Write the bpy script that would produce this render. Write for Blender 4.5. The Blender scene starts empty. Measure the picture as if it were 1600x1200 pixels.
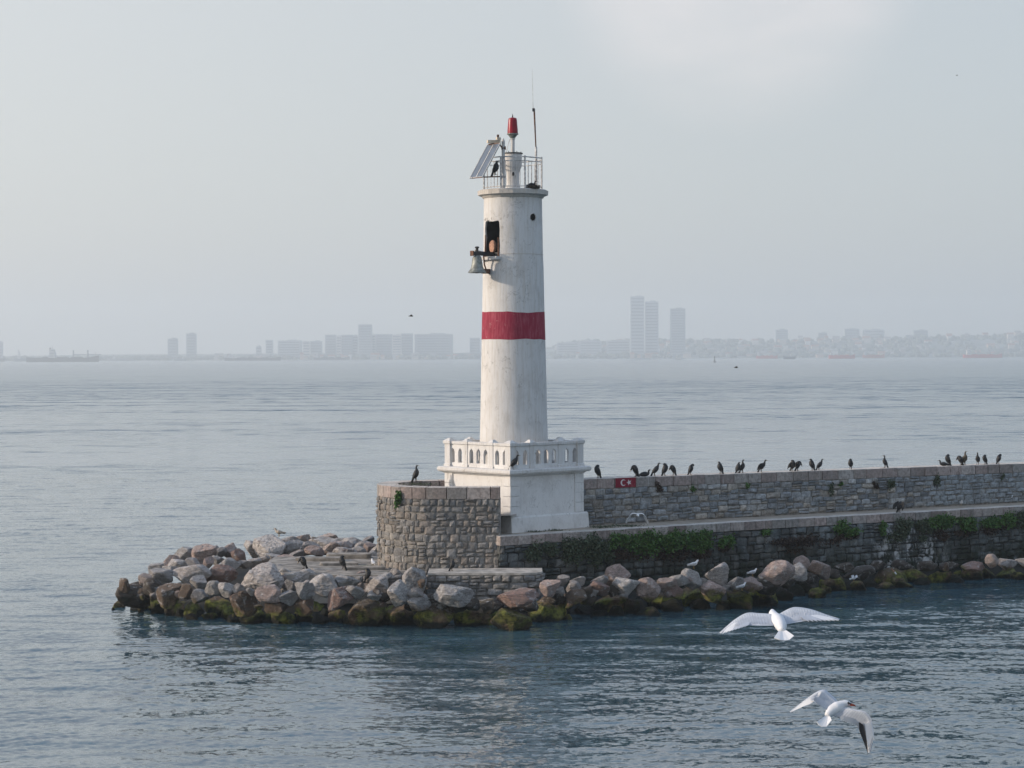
import bpy, bmesh, math, random
import numpy as np
from mathutils import Vector, Matrix, noise
from mathutils.geometry import tessellate_polygon

R = math.radians
random.seed(7)
scene = bpy.context.scene
col = scene.collection

# ------------------------------------------------------------------ camera
H = 12.5
F = 3200.0                      # focal length in photo pixels (1600 wide)
HY = 555.5                      # horizon row in the middle of the photo
ROLL = 0.0040
pitch = math.atan((600 - HY) / F)
cam_d = bpy.data.cameras.new('camera')
cam = bpy.data.objects.new('camera', cam_d)
col.objects.link(cam)
cam_d.sensor_width = 36.0
cam_d.lens = 36.0 * F / 1600.0
cam_d.clip_start = 0.5
cam_d.clip_end = 40000.0
cam.location = (0, 0, H)
cam.rotation_mode = 'XYZ'
CAMR = Matrix.Rotation(R(90) - pitch, 3, 'X') @ Matrix.Rotation(-ROLL, 3, 'Z')
cam.rotation_euler = CAMR.to_euler('XYZ')
scene.camera = cam


def ray(px, py):
    return CAMR @ Vector(((px - 800) / F, -(py - 600) / F, -1.0))


def at_z(px, py, z):
    d = ray(px, py)
    t = (z - H) / d.z
    return Vector((d.x * t, d.y * t, z))


def at_y(px, py, Y):
    d = ray(px, py)
    t = Y / d.y
    return Vector((d.x * t, Y, H + d.z * t))


def hy(px):
    return HY - ROLL * (px - 800)


# ------------------------------------------------------------------ world and sun
SUN_EL = 17.0
SUN_AZ = -95.0                  # degrees from +Y towards +X (negative = left)
sun_dir = Vector((math.sin(R(SUN_AZ)) * math.cos(R(SUN_EL)), math.cos(R(SUN_AZ)) * math.cos(R(SUN_EL)), math.sin(R(SUN_EL))))
world = bpy.data.worlds.new('World')
scene.world = world
world.use_nodes = True
wn, wl = world.node_tree.nodes, world.node_tree.links
wn.clear()


def N(tree, kind, **kw):
    n = tree.nodes.new(kind)
    for k, v in kw.items():
        if k.startswith('i_'):
            n.inputs[k[2:].replace('_', ' ')].default_value = v
        else:
            setattr(n, k, v)
    return n


wt = world.node_tree
w_out = N(wt, 'ShaderNodeOutputWorld')
sky = N(wt, 'ShaderNodeTexSky', sky_type='NISHITA', sun_disc=False, sun_elevation=R(SUN_EL),
        sun_rotation=R(SUN_AZ), air_density=1.0, dust_density=3.0, ozone_density=1.2)
bg1 = N(wt, 'ShaderNodeBackground', i_Strength=0.05)
wl.new(sky.outputs[0], bg1.inputs[0])
# high thin veil of haze and cloud over the whole sky
tc = N(wt, 'ShaderNodeTexCoord')
dotn = N(wt, 'ShaderNodeVectorMath', operation='DOT_PRODUCT')
dotn.inputs[1].default_value = sun_dir
wl.new(tc.outputs['Generated'], dotn.inputs[0])
glow = N(wt, 'ShaderNodeMapRange', interpolation_type='SMOOTHSTEP')
glow.inputs[1].default_value = -1.0
glow.inputs[2].default_value = 1.0
wl.new(dotn.outputs['Value'], glow.inputs[0])
veil = N(wt, 'ShaderNodeMixRGB')
veil.inputs[1].default_value = (0.455, 0.508, 0.555, 1)
veil.inputs[2].default_value = (0.87, 0.845, 0.81, 1)
wl.new(glow.outputs[0], veil.inputs[0])
mapn = N(wt, 'ShaderNodeMapping')
mapn.inputs['Scale'].default_value = (1.0, 1.0, 2.6)
wl.new(tc.outputs['Generated'], mapn.inputs[0])
cn = N(wt, 'ShaderNodeTexNoise', i_Scale=4.6, i_Detail=6.0, i_Roughness=0.5, i_Distortion=0.5)
wl.new(mapn.outputs[0], cn.inputs['Vector'])
cr = N(wt, 'ShaderNodeMapRange', interpolation_type='SMOOTHSTEP')
cr.inputs[1].default_value = 0.46
cr.inputs[2].default_value = 0.70
wl.new(cn.outputs[0], cr.inputs[0])
sepw = N(wt, 'ShaderNodeSeparateXYZ')
wl.new(tc.outputs['Generated'], sepw.inputs[0])
ch = N(wt, 'ShaderNodeMapRange', interpolation_type='SMOOTHSTEP')
ch.inputs[1].default_value = 0.15
ch.inputs[2].default_value = 0.40
wl.new(sepw.outputs[2], ch.inputs[0])
cm = N(wt, 'ShaderNodeMath', operation='MULTIPLY')
wl.new(cr.outputs[0], cm.inputs[0])
wl.new(ch.outputs[0], cm.inputs[1])
cm2 = N(wt, 'ShaderNodeMath', operation='MULTIPLY')
cm2.inputs[1].default_value = 1.0
cdot = N(wt, 'ShaderNodeVectorMath', operation='DOT_PRODUCT')
cdot.inputs[1].default_value = ray(1150, -90).normalized()
wl.new(tc.outputs['Generated'], cdot.inputs[0])
cmask = N(wt, 'ShaderNodeMapRange', interpolation_type='SMOOTHSTEP')
cmask.inputs[1].default_value = math.cos(R(5.6))
cmask.inputs[2].default_value = math.cos(R(1.5))
wl.new(cdot.outputs['Value'], cmask.inputs[0])
cadd = N(wt, 'ShaderNodeMath', operation='ADD', use_clamp=True)
wl.new(cm.outputs[0], cadd.inputs[0])
cn2 = N(wt, 'ShaderNodeTexNoise', i_Scale=14.0, i_Detail=5.0, i_Roughness=0.5)
wl.new(mapn.outputs[0], cn2.inputs['Vector'])
cmm = N(wt, 'ShaderNodeMath', operation='MULTIPLY')
wl.new(cmask.outputs[0], cmm.inputs[0])
wl.new(cn2.outputs[0], cmm.inputs[1])
wl.new(cmm.outputs[0], cadd.inputs[1])
wl.new(cadd.outputs[0], cm2.inputs[0])
cloud = N(wt, 'ShaderNodeMixRGB')
cloud.inputs[2].default_value = (1.0, 0.90, 0.87, 1)
wl.new(cm2.outputs[0], cloud.inputs[0])
wl.new(veil.outputs[0], cloud.inputs[1])
bg2 = N(wt, 'ShaderNodeBackground', i_Strength=0.76)
zen = N(wt, 'ShaderNodeMapRange', interpolation_type='SMOOTHSTEP')
zen.inputs[1].default_value = 0.16
zen.inputs[2].default_value = 0.75
zen.inputs[4].default_value = 0.85
wl.new(sepw.outputs[2], zen.inputs[0])
zmix = N(wt, 'ShaderNodeMixRGB')
zmix.inputs[2].default_value = (0.36, 0.54, 0.84, 1)
wl.new(zen.outputs[0], zmix.inputs[0])
wl.new(cloud.outputs[0], zmix.inputs[1])
wl.new(zmix.outputs[0], bg2.inputs[0])
addw = N(wt, 'ShaderNodeAddShader')
wl.new(bg1.outputs[0], addw.inputs[0])
wl.new(bg2.outputs[0], addw.inputs[1])
wl.new(addw.outputs[0], w_out.inputs[0])

sun_d = bpy.data.lights.new('sun', 'SUN')
sun_d.energy = 3.7
sun_d.angle = R(2.0)
sun_d.color = (1.0, 0.84, 0.69)
sun = bpy.data.objects.new('sun', sun_d)
col.objects.link(sun)
sun.rotation_euler = (-sun_dir).to_track_quat('-Z', 'Y').to_euler()

scene.view_settings.view_transform = 'Standard'
scene.view_settings.look = 'None'
scene.view_settings.exposure = 0.07
scene.view_settings.gamma = 1.0
scene.view_settings.use_curve_mapping = False
scene.render.engine = 'CYCLES'
scene.cycles.use_denoising = True
scene.cycles.max_bounces = 6
scene.cycles.diffuse_bounces = 3
scene.cycles.glossy_bounces = 3
scene.cycles.volume_bounces = 2
scene.cycles.transparent_max_bounces = 6
scene.cycles.caustics_reflective = False
scene.cycles.caustics_refractive = False
scene.cycles.sample_clamp_indirect = 4.0


# ------------------------------------------------------------------ helpers
def tag(o, label=None, cat=None, group=None, kind=None):
    if label: o['label'] = label
    if cat: o['category'] = cat
    if group: o['group'] = group
    if kind: o['kind'] = kind
    return o


def empty(name, loc, label=None, cat=None, group=None, rz=0.0):
    o = bpy.data.objects.new(name, None)
    o.empty_display_size = 0.3
    o.location = loc
    o.rotation_euler = (0, 0, rz)
    col.objects.link(o)
    return tag(o, label, cat, group)


def link(name, me, parent=None, loc=None, rot=None, scale=None, color=None):
    o = bpy.data.objects.new(name, me)
    col.objects.link(o)
    if parent is not None: o.parent = parent
    if loc is not None: o.location = loc
    if rot is not None: o.rotation_euler = rot
    if scale is not None: o.scale = scale
    if color is not None: o.color = (color[0], color[1], color[2], 1)
    return o


class MB:
    """collects vertices and faces, builds one mesh"""
    def __init__(self):
        self.v, self.f = [], []

    def add(self, vs, fs):
        b = len(self.v)
        self.v += [tuple(p) for p in vs]
        self.f += [tuple(i + b for i in f) for f in fs]
        return self

    def box(self, c, s, rz=0.0, M=None):
        hx, hyy, hz = s[0] / 2, s[1] / 2, s[2] / 2
        vs = [Vector((x, y, z)) for z in (-hz, hz) for y in (-hyy, hyy) for x in (-hx, hx)]
        m = M if M is not None else Matrix.Rotation(rz, 3, 'Z')
        vs = [m @ p + Vector(c) for p in vs]
        return self.add(vs, [(0, 2, 3, 1), (4, 5, 7, 6), (0, 1, 5, 4), (2, 6, 7, 3), (0, 4, 6, 2), (1, 3, 7, 5)])

    def rings(self, rings, cap=True, close=True):
        n = len(rings[0])
        vs = [p for r in rings for p in r]
        fs = []
        for i in range(len(rings) - 1):
            for j in range(n if close else n - 1):
                k = (j + 1) % n
                fs.append((i * n + j, i * n + k, (i + 1) * n + k, (i + 1) * n + j))
        if cap:
            fs.append(tuple(reversed(range(n))))
            fs.append(tuple(range((len(rings) - 1) * n, len(rings) * n)))
        return self.add(vs, fs)

    def lathe(self, prof, c=(0, 0, 0), seg=24, sx=1.0, sy=1.0):
        rr = [[(c[0] + sx * r * math.cos(2 * math.pi * k / seg), c[1] + sy * r * math.sin(2 * math.pi * k / seg), c[2] + z)
               for k in range(seg)] for r, z in prof]
        return self.rings(rr)

    def tube(self, pts, rad, seg=8, flat=1.0, upref=None):
        pts = [Vector(p) for p in pts]
        if not hasattr(rad, '__len__'): rad = [rad] * len(pts)
        rr = []
        ref = Vector(upref) if upref else None
        for i, p in enumerate(pts):
            d = (pts[min(i + 1, len(pts) - 1)] - pts[max(i - 1, 0)]).normalized()
            if ref is None:
                ref = Vector((0, 0, 1)) if abs(d.z) < 0.9 else Vector((1, 0, 0))
            a = ref.cross(d)
            if a.length < 1e-4: a = Vector((1, 0.1, 0)).cross(d)
            a.normalize()
            b = d.cross(a).normalized()
            r = rad[i]
            rx, ry = (r, r * flat) if not hasattr(r, '__len__') else r
            rr.append([p + a * rx * math.cos(2 * math.pi * k / seg) + b * ry * math.sin(2 * math.pi * k / seg) for k in range(seg)])
        return self.rings(rr)

    def mesh(self, name, mat=None, smooth=False):
        me = bpy.data.meshes.new(name)
        me.from_pydata(self.v, [], self.f)
        me.update()
        if mat: me.materials.append(mat)
        if smooth: me.shade_smooth()
        return me

    def build(self, name, mat=None, parent=None, smooth=False, **kw):
        return link(name, self.mesh(name, mat, smooth), parent, **kw)


def smooth_by_angle(me, ang=40):
    try:
        me.shade_smooth()
        me.set_sharp_from_angle(angle=R(ang))
    except Exception:
        pass


def holed(outline, holes, thick, place):
    """flat panel with holes, given thickness; place(u, v, w) -> world point"""
    polys = [[Vector((u, v, 0)) for u, v in outline]] + [[Vector((u, v, 0)) for u, v in h] for h in holes]
    flat = [p for pl in polys for p in pl]
    tris = tessellate_polygon(polys)
    n = len(flat)
    mb = MB()
    vs = [place(p.x, p.y, 0) for p in flat] + [place(p.x, p.y, thick) for p in flat]
    fs = []
    for a, b, c in tris:
        fs.append((a, b, c))
        fs.append((c + n, b + n, a + n))
    base = 0
    for pl in polys:
        m = len(pl)
        for i in range(m):
            j = (i + 1) % m
            fs.append((base + i, base + j, base + j + n, base + i + n))
        base += m
    mb.add(vs, fs)
    return mb


def fix_normals(me):
    bm = bmesh.new()
    bm.from_mesh(me)
    bmesh.ops.recalc_face_normals(bm, faces=bm.faces)
    bm.to_mesh(me)
    bm.free()


ORD = ['first', 'second', 'third', 'fourth', 'fifth', 'sixth', 'seventh', 'eighth', 'ninth', 'tenth', 'eleventh', 'twelfth',
       'thirteenth', 'fourteenth', 'fifteenth', 'sixteenth', 'seventeenth', 'eighteenth', 'nineteenth']
TENS = {2: 'twent', 3: 'thirt', 4: 'fort', 5: 'fift', 6: 'sixt', 7: 'sevent', 8: 'eight', 9: 'ninet'}


def ordinal(n):
    if n <= 19: return ORD[n - 1]
    t, u = divmod(n, 10)
    return TENS[t] + ('ieth' if u == 0 else 'y-' + ORD[u - 1])


# ------------------------------------------------------------------ materials
def lin(r, g, b):
    f = lambda c: ((c / 255 + 0.055) / 1.055) ** 2.4 if c / 255 > 0.04045 else c / 255 / 12.92
    return (f(r), f(g), f(b))


def new_mat(name):
    m = bpy.data.materials.new(name)
    m.use_nodes = True
    t = m.node_tree
    t.nodes.clear()
    o = N(t, 'ShaderNodeOutputMaterial')
    b = N(t, 'ShaderNodeBsdfPrincipled')
    t.links.new(b.outputs[0], o.inputs[0])
    return m, t, b


def mix(t, fac, a, b, mode='MIX'):
    n = N(t, 'ShaderNodeMixRGB', blend_type=mode)
    for i, s in ((0, fac), (1, a), (2, b)):
        if hasattr(s, 'is_linked') or hasattr(s, 'links'):
            t.links.new(s, n.inputs[i])
        elif i == 0:
            n.inputs[0].default_value = s
        else:
            n.inputs[i].default_value = (s[0], s[1], s[2], 1)
    return n.outputs[0]


def pos(t, scale=(1, 1, 1), obj=False):
    if obj:
        c = N(t, 'ShaderNodeTexCoord').outputs['Object']
    else:
        c = N(t, 'ShaderNodeNewGeometry').outputs['Position']
    m = N(t, 'ShaderNodeMapping')
    m.inputs['Scale'].default_value = scale
    t.links.new(c, m.inputs[0])
    return m.outputs[0]


def nz(t, vec, scale, detail=4, rough=0.55, lo=0.35, hi=0.65, dist=0.0):
    n = N(t, 'ShaderNodeTexNoise', i_Scale=scale, i_Detail=detail, i_Roughness=rough, i_Distortion=dist)
    t.links.new(vec, n.inputs['Vector'])
    r = N(t, 'ShaderNodeMapRange', interpolation_type='SMOOTHSTEP')
    r.inputs[1].default_value = lo
    r.inputs[2].default_value = hi
    t.links.new(n.outputs[0], r.inputs[0])
    return r.outputs[0]


def mul(t, a, b, op='MULTIPLY', clamp=False):
    n = N(t, 'ShaderNodeMath', operation=op, use_clamp=clamp)
    for i, s in ((0, a), (1, b)):
        if isinstance(s, (int, float)): n.inputs[i].default_value = s
        else: t.links.new(s, n.inputs[i])
    return n.outputs[0]


def zramp(t, lo, hi, axis=2):
    s = N(t, 'ShaderNodeSeparateXYZ')
    t.links.new(N(t, 'ShaderNodeNewGeometry').outputs['Position'], s.inputs[0])
    r = N(t, 'ShaderNodeMapRange', interpolation_type='SMOOTHSTEP')
    r.inputs[1].default_value = lo
    r.inputs[2].default_value = hi
    t.links.new(s.outputs[axis], r.inputs[0])
    return r.outputs[0]


def bump(t, b, h, strength=0.4, dist=0.03):
    n = N(t, 'ShaderNodeBump', i_Strength=strength, i_Distance=dist)
    t.links.new(h, n.inputs['Height'])
    t.links.new(n.outputs[0], b.inputs['Normal'])


def plain(name, c, rough=0.6, metal=0.0, var=0.25, scale=3.0, spec=0.3):
    m, t, b = new_mat(name)
    v = nz(t, pos(t), scale)
    t.links.new(mix(t, v, [x * (1 - var) for x in c], [x * (1 + var * 0.6) for x in c]), b.inputs['Base Color'])
    b.inputs['Roughness'].default_value = rough
    b.inputs['Metallic'].default_value = metal
    b.inputs['Specular IOR Level'].default_value = spec
    return m


def objcol(t):
    return N(t, 'ShaderNodeObjectInfo').outputs['Color']


# white limewashed render of the tower: streaks, chips, dirt
def white_render(name, base=(0.63, 0.625, 0.615), streak=0.5, chips=True):
    m, t, b = new_mat(name)
    p = pos(t)
    ps = pos(t, (7, 7, 0.55))
    s1 = nz(t, ps, 1.3, 6, 0.62, 0.42, 0.68)
    s2 = nz(t, pos(t, (16, 16, 0.5)), 1.3, 4, 0.6, 0.5, 0.75)
    c = mix(t, mul(t, s1, streak), base, (0.47, 0.43, 0.375))
    c = mix(t, mul(t, s2, 0.35 * streak), c, (0.50, 0.48, 0.46))
    big = nz(t, p, 0.9, 6, 0.65, 0.45, 0.72)
    c = mix(t, mul(t, big, 0.38), c, (0.38, 0.36, 0.34))
    c = mix(t, mul(t, nz(t, pos(t, (1.4, 1.4, 0.7)), 2.0, 7, 0.7, 0.60, 0.70), 0.4), c, (0.22, 0.205, 0.19))
    if chips:
        vn = N(t, 'ShaderNodeTexNoise', i_Scale=0.9, i_Detail=6, i_Roughness=0.6, i_Distortion=1.0)
        t.links.new(pos(t, (1.3, 1.3, 0.8)), vn.inputs['Vector'])
        av = N(t, 'ShaderNodeMath', operation='ABSOLUTE')
        t.links.new(mul(t, vn.outputs[0], 0.52, 'SUBTRACT'), av.inputs[0])
        ck = N(t, 'ShaderNodeMapRange')
        ck.inputs[1].default_value, ck.inputs[2].default_value = 0.002, 0.008
        ck.inputs[3].default_value, ck.inputs[4].default_value = 1.0, 0.0
        t.links.new(av.outputs[0], ck.inputs[0])
        c = mix(t, mul(t, mul(t, ck.outputs[0], nz(t, p, 0.7, 3, 0.5, 0.5, 0.6)), 0.65), c, (0.20, 0.19, 0.18))
        ch_ = nz(t, p, 2.6, 7, 0.68, 0.665, 0.70, 0.6)
        c = mix(t, mul(t, ch_, 0.75), c, (0.23, 0.215, 0.20))
        cr_ = nz(t, pos(t, (1.6, 1.6, 0.45)), 3.0, 3, 0.5, 0.60, 0.72, 2.5)
        c = mix(t, mul(t, cr_, 0.22), c, (0.30, 0.28, 0.26))
    t.links.new(c, b.inputs['Base Color'])
    b.inputs['Roughness'].default_value = 0.75
    b.inputs['Specular IOR Level'].default_value = 0.25
    bump(t, b, nz(t, p, 9, 6, 0.7, 0.2, 0.8), 0.35, 0.03)
    return m


def stone_mat(name, damp=0.0, algae=None, guano=0.0):
    m, t, b = new_mat(name)
    p = pos(t)
    oc = objcol(t)
    c = mix(t, nz(t, p, 6, 7, 0.7, 0.36, 0.64), mix(t, 0.50, oc, (0.07, 0.067, 0.065)), oc)
    c = mix(t, mul(t, nz(t, p, 1.6, 5, 0.6, 0.5, 0.7), 0.35), c, (0.30, 0.29, 0.27))
    c = mix(t, mul(t, nz(t, pos(t, (3, 3, 0.6)), 1.2, 5, 0.6, 0.56, 0.74), 0.45), c, (0.075, 0.072, 0.07))
    if damp > 0:
        c = mix(t, mul(t, nz(t, pos(t, (1, 1, 0.35)), 0.8, 5, 0.6, 0.38, 0.62), damp), c, (0.028, 0.033, 0.034))
    if algae:
        z = zramp(t, algae[0], algae[1])
        inv = mul(t, 1.0, z, 'SUBTRACT')
        k = mul(t, inv, nz(t, p, 1.3, 5, 0.6, 0.25, 0.6))
        c = mix(t, k, c, (0.018, 0.024, 0.014))
    if guano > 0:
        gx = mul(t, zramp(t, 19.0, 21.0, 0), mul(t, 1.0, zramp(t, 23.0, 25.0, 0), 'SUBTRACT'))
        g = mul(t, nz(t, pos(t, (1.6, 1.6, 0.8)), 1.2, 8, 0.75, 0.49, 0.60, 0.5), gx)
        c = mix(t, mul(t, g, guano), c, (0.55, 0.56, 0.57))
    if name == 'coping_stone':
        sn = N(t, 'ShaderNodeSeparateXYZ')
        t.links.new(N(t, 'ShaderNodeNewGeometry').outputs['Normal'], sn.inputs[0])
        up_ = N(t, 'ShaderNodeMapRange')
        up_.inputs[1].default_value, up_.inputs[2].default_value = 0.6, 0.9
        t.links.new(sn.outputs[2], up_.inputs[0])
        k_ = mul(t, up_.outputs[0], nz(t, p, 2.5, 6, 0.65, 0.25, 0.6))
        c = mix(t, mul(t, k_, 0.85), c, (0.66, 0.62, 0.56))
        c = mix(t, mul(t, nz(t, pos(t, (5, 5, 0.5)), 1.6, 5, 0.6, 0.60, 0.72), 0.4), c, (0.60, 0.58, 0.55))
    t.links.new(c, b.inputs['Base Color'])
    b.inputs['Roughness'].default_value = 0.85
    b.inputs['Specular IOR Level'].default_value = 0.2
    bump(t, b, nz(t, p, 12, 7, 0.72, 0.15, 0.85), 0.7, 0.05)
    return m


def boulder_mat():
    m, t, b = new_mat('boulder_rock')
    p = pos(t)
    oc = objcol(t)
    ob = pos(t, (1, 1, 1), True)
    c = mix(t, nz(t, p, 4.0, 8, 0.72, 0.36, 0.64), mix(t, 0.45, oc, (0.13, 0.115, 0.10)), oc)
    # bedding streaks across each rock
    lay = nz(t, pos(t, (1.2, 1.0, 5.5), True), 1.6, 6, 0.65, 0.42, 0.66, 0.8)
    c = mix(t, mul(t, lay, 0.45), c, (0.17, 0.15, 0.14))
    c = mix(t, mul(t, nz(t, p, 3.2, 6, 0.65, 0.53, 0.66, 0.4), 0.6), c, (0.60, 0.585, 0.57))
    c = mix(t, mul(t, nz(t, p, 1.1, 5, 0.65, 0.60, 0.70), 0.45), c, (0.25, 0.13, 0.09))
    vn = N(t, 'ShaderNodeTexNoise', i_Scale=1.7, i_Detail=5, i_Roughness=0.55, i_Distortion=1.2)
    t.links.new(pos(t, (1.3, 1.0, 2.2), True), vn.inputs['Vector'])
    ab = mul(t, mul(t, vn.outputs[0], 0.5, 'SUBTRACT'), 0.0, 'ADD')
    ab2 = N(t, 'ShaderNodeMath', operation='ABSOLUTE')
    t.links.new(ab, ab2.inputs[0])
    cr2 = N(t, 'ShaderNodeMapRange', interpolation_type='SMOOTHSTEP')
    cr2.inputs[1].default_value, cr2.inputs[2].default_value = 0.0, 0.022
    cr2.inputs[3].default_value, cr2.inputs[4].default_value = 0.75, 0.0
    t.links.new(ab2.outputs[0], cr2.inputs[0])
    c = mix(t, cr2.outputs[0], c, (0.10, 0.085, 0.075))
    # tide belt: brown weed, then green algae, then black at the water
    wob = mul(t, nz(t, p, 0.9, 4, 0.6, 0.2, 0.8), 0.75)
    s = N(t, 'ShaderNodeSeparateXYZ')
    t.links.new(N(t, 'ShaderNodeNewGeometry').outputs['Position'], s.inputs[0])
    zz = mul(t, s.outputs[2], wob, 'SUBTRACT')
    def band(lo, hi):
        r = N(t, 'ShaderNodeMapRange', interpolation_type='SMOOTHSTEP')
        r.inputs[1].default_value, r.inputs[2].default_value = lo, hi
        r.inputs[3].default_value, r.inputs[4].default_value = 1.0, 0.0
        t.links.new(zz, r.inputs[0])
        return r.outputs[0]
    bw = N(t, 'ShaderNodeRGBToBW')
    t.links.new(oc, bw.inputs[0])
    dk = N(t, 'ShaderNodeMapRange')
    dk.inputs[1].default_value, dk.inputs[2].default_value = 0.055, 0.085  # darkest rocks get near-black belts, painting in the shade of the gaps
    t.links.new(bw.outputs[0], dk.inputs[0])
    brn = mix(t, dk.outputs[0], (0.014, 0.011, 0.008), mix(t, nz(t, p, 3.0, 5, 0.65), (0.09, 0.058, 0.034), (0.24, 0.165, 0.10)))
    c = mix(t, mul(t, band(0.42, 0.70), 0.88), c, brn)
    gmask = mul(t, band(0.25, 0.60), nz(t, p, 1.1, 5, 0.6, 0.38, 0.56))
    gcol = mix(t, dk.outputs[0], (0.010, 0.013, 0.006), mix(t, nz(t, p, 3.5, 5, 0.65), (0.055, 0.066, 0.016), (0.24, 0.25, 0.045)))
    c = mix(t, gmask, c, gcol)
    c = mix(t, band(-0.35, 0.05), c, (0.010, 0.012, 0.009))
    t.links.new(c, b.inputs['Base Color'])
    b.inputs['Roughness'].default_value = 0.75
    b.inputs['Specular IOR Level'].default_value = 0.25
    h = mix(t, 0.5, nz(t, ob, 6, 8, 0.75, 0.1, 0.9), nz(t, pos(t, (1.2, 1.0, 5.5), True), 2.2, 6, 0.65, 0.3, 0.7, 0.8))
    bump(t, b, h, 0.9, 0.12)
    return m


M = {}
M['render'] = white_render('white_render')
M['render2'] = white_render('white_render_base', (0.68, 0.675, 0.665), 0.12)
M['gallery'] = white_render('gallery_concrete', (0.55, 0.52, 0.48), 0.8)
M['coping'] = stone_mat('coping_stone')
M['rubble'] = stone_mat('rubble_stone')
M['quaystone'] = stone_mat('quay_stone', 0.75, (0.7, 3.0), 0.95)
M['parstone'] = stone_mat('parapet_stone', 0.3)
M['boulder'] = boulder_mat()
M['iron'] = plain('painted_iron', (0.55, 0.53, 0.51), 0.5, var=0.4, scale=8)
M['rust'] = plain('rusty_iron', (0.13, 0.065, 0.04), 0.8, var=0.5, scale=9)
M['dark'] = plain('dark_metal', (0.035, 0.035, 0.037), 0.5)
M['bronze'] = plain('bell_metal', (0.24, 0.255, 0.235), 0.5, 0.3, var=0.4, scale=5)
M['cells'] = plain('solar_cells', (0.12, 0.145, 0.18), 0.22, var=0.1, spec=0.9)
M['lens'] = plain('red_lens', (0.25, 0.001, 0.016), 0.3, var=0.2, spec=0.25)
M['interior'] = plain('shade_dark_interior', (0.035, 0.034, 0.034), 0.95, var=0.4)  # near-black colour stands in for the deep shade inside the openings
M['paleplastic'] = plain('bleached_plastic', (0.62, 0.52, 0.40), 0.6)
M['orange'] = plain('faded_orange_paint', (0.40, 0.215, 0.14), 0.7, var=0.4, scale=10)
M['black_feather'] = plain('black_feather', (0.012, 0.013, 0.015), 0.55, var=0.4, scale=20, spec=0.35)
M['brown_feather'] = plain('brown_feather', (0.075, 0.06, 0.04), 0.7, var=0.4, scale=20)
M['white_feather'] = plain('white_feather', (0.70, 0.71, 0.73), 0.7, var=0.03, scale=20)
M['grey_feather'] = plain('grey_feather', (0.42, 0.44, 0.47), 0.7, var=0.06, scale=20)
M['palegrey_feather'] = plain('pale_grey_feather', (0.47, 0.50, 0.55), 0.7, var=0.10, scale=14)
M['feather_light'] = plain('light_feather', (0.56, 0.59, 0.63), 0.7, var=0.05, scale=20)
M['feather_mid'] = plain('mid_feather', (0.42, 0.45, 0.50), 0.7, var=0.08, scale=20)
M['speckled'] = plain('mottled_feather', (0.42, 0.37, 0.31), 0.8, var=0.5, scale=30)
M['beak'] = plain('beak_horn', (0.30, 0.20, 0.07), 0.5)
M['redbeak'] = plain('red_beak', (0.32, 0.07, 0.04), 0.5)
M['leg'] = plain('bird_leg', (0.08, 0.06, 0.045), 0.6)
M['concrete'] = plain('old_concrete', (0.27, 0.245, 0.215), 0.9, var=0.45, scale=1.7)
M['slab'] = plain('worn_slab', (0.42, 0.39, 0.35), 0.9, var=0.35, scale=2.2)
M['mortar'] = plain('mortar', (0.24, 0.225, 0.205), 0.95, var=0.4, scale=4)
M['darkmortar'] = plain('damp_mortar', (0.05, 0.055, 0.056), 0.95, var=0.4, scale=4)
M['core'] = plain('gap_shade_bed', (0.018, 0.017, 0.014), 0.8, var=0.4, scale=1)  # near black: shade of the gaps between boulders put into the colour


def red_paint(name, c):
    m, t, b = new_mat(name)
    s1 = nz(t, pos(t, (9, 9, 0.9)), 1.5, 6, 0.6, 0.45, 0.7)
    cc = mix(t, mul(t, s1, 0.55), c, [min(1, x * 1.3 + 0.09) for x in c])
    cc = mix(t, mul(t, nz(t, pos(t), 1.4, 6, 0.65, 0.45, 0.7), 0.4), cc, [x * 0.6 for x in c])
    cc = mix(t, mul(t, nz(t, pos(t), 5, 7, 0.7, 0.62, 0.68), 0.5), cc, (0.42, 0.36, 0.34))
    t.links.new(cc, b.inputs['Base Color'])
    b.inputs['Roughness'].default_value = 0.75
    b.inputs['Specular IOR Level'].default_value = 0.25
    return m


M['red'] = red_paint('red_band_paint', (0.26, 0.020, 0.046))
M['flagred'] = red_paint('red_flag_paint', (0.20, 0.010, 0.026))
M['flagwhite'] = plain('white_flag_paint', (0.62, 0.60, 0.60), 0.8, var=0.15, scale=12)


def leaf_mat(name, a, b_):
    m, t, b = new_mat(name)
    v = nz(t, pos(t), 7, 3, 0.6, 0.3, 0.7)
    t.links.new(mix(t, v, a, b_), b.inputs['Base Color'])
    b.inputs['Roughness'].default_value = 0.6
    b.inputs['Specular IOR Level'].default_value = 0.2
    return m


M['leaf'] = leaf_mat('green_leaf', (0.032, 0.075, 0.020), (0.09, 0.18, 0.045))
M['leafdull'] = leaf_mat('dull_leaf', (0.035, 0.055, 0.030), (0.10, 0.125, 0.08))
M['leafdead'] = leaf_mat('dead_stem', (0.030, 0.022, 0.018), (0.075, 0.052, 0.042))
M['stem'] = plain('stem', (0.05, 0.04, 0.03), 0.9)

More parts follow.
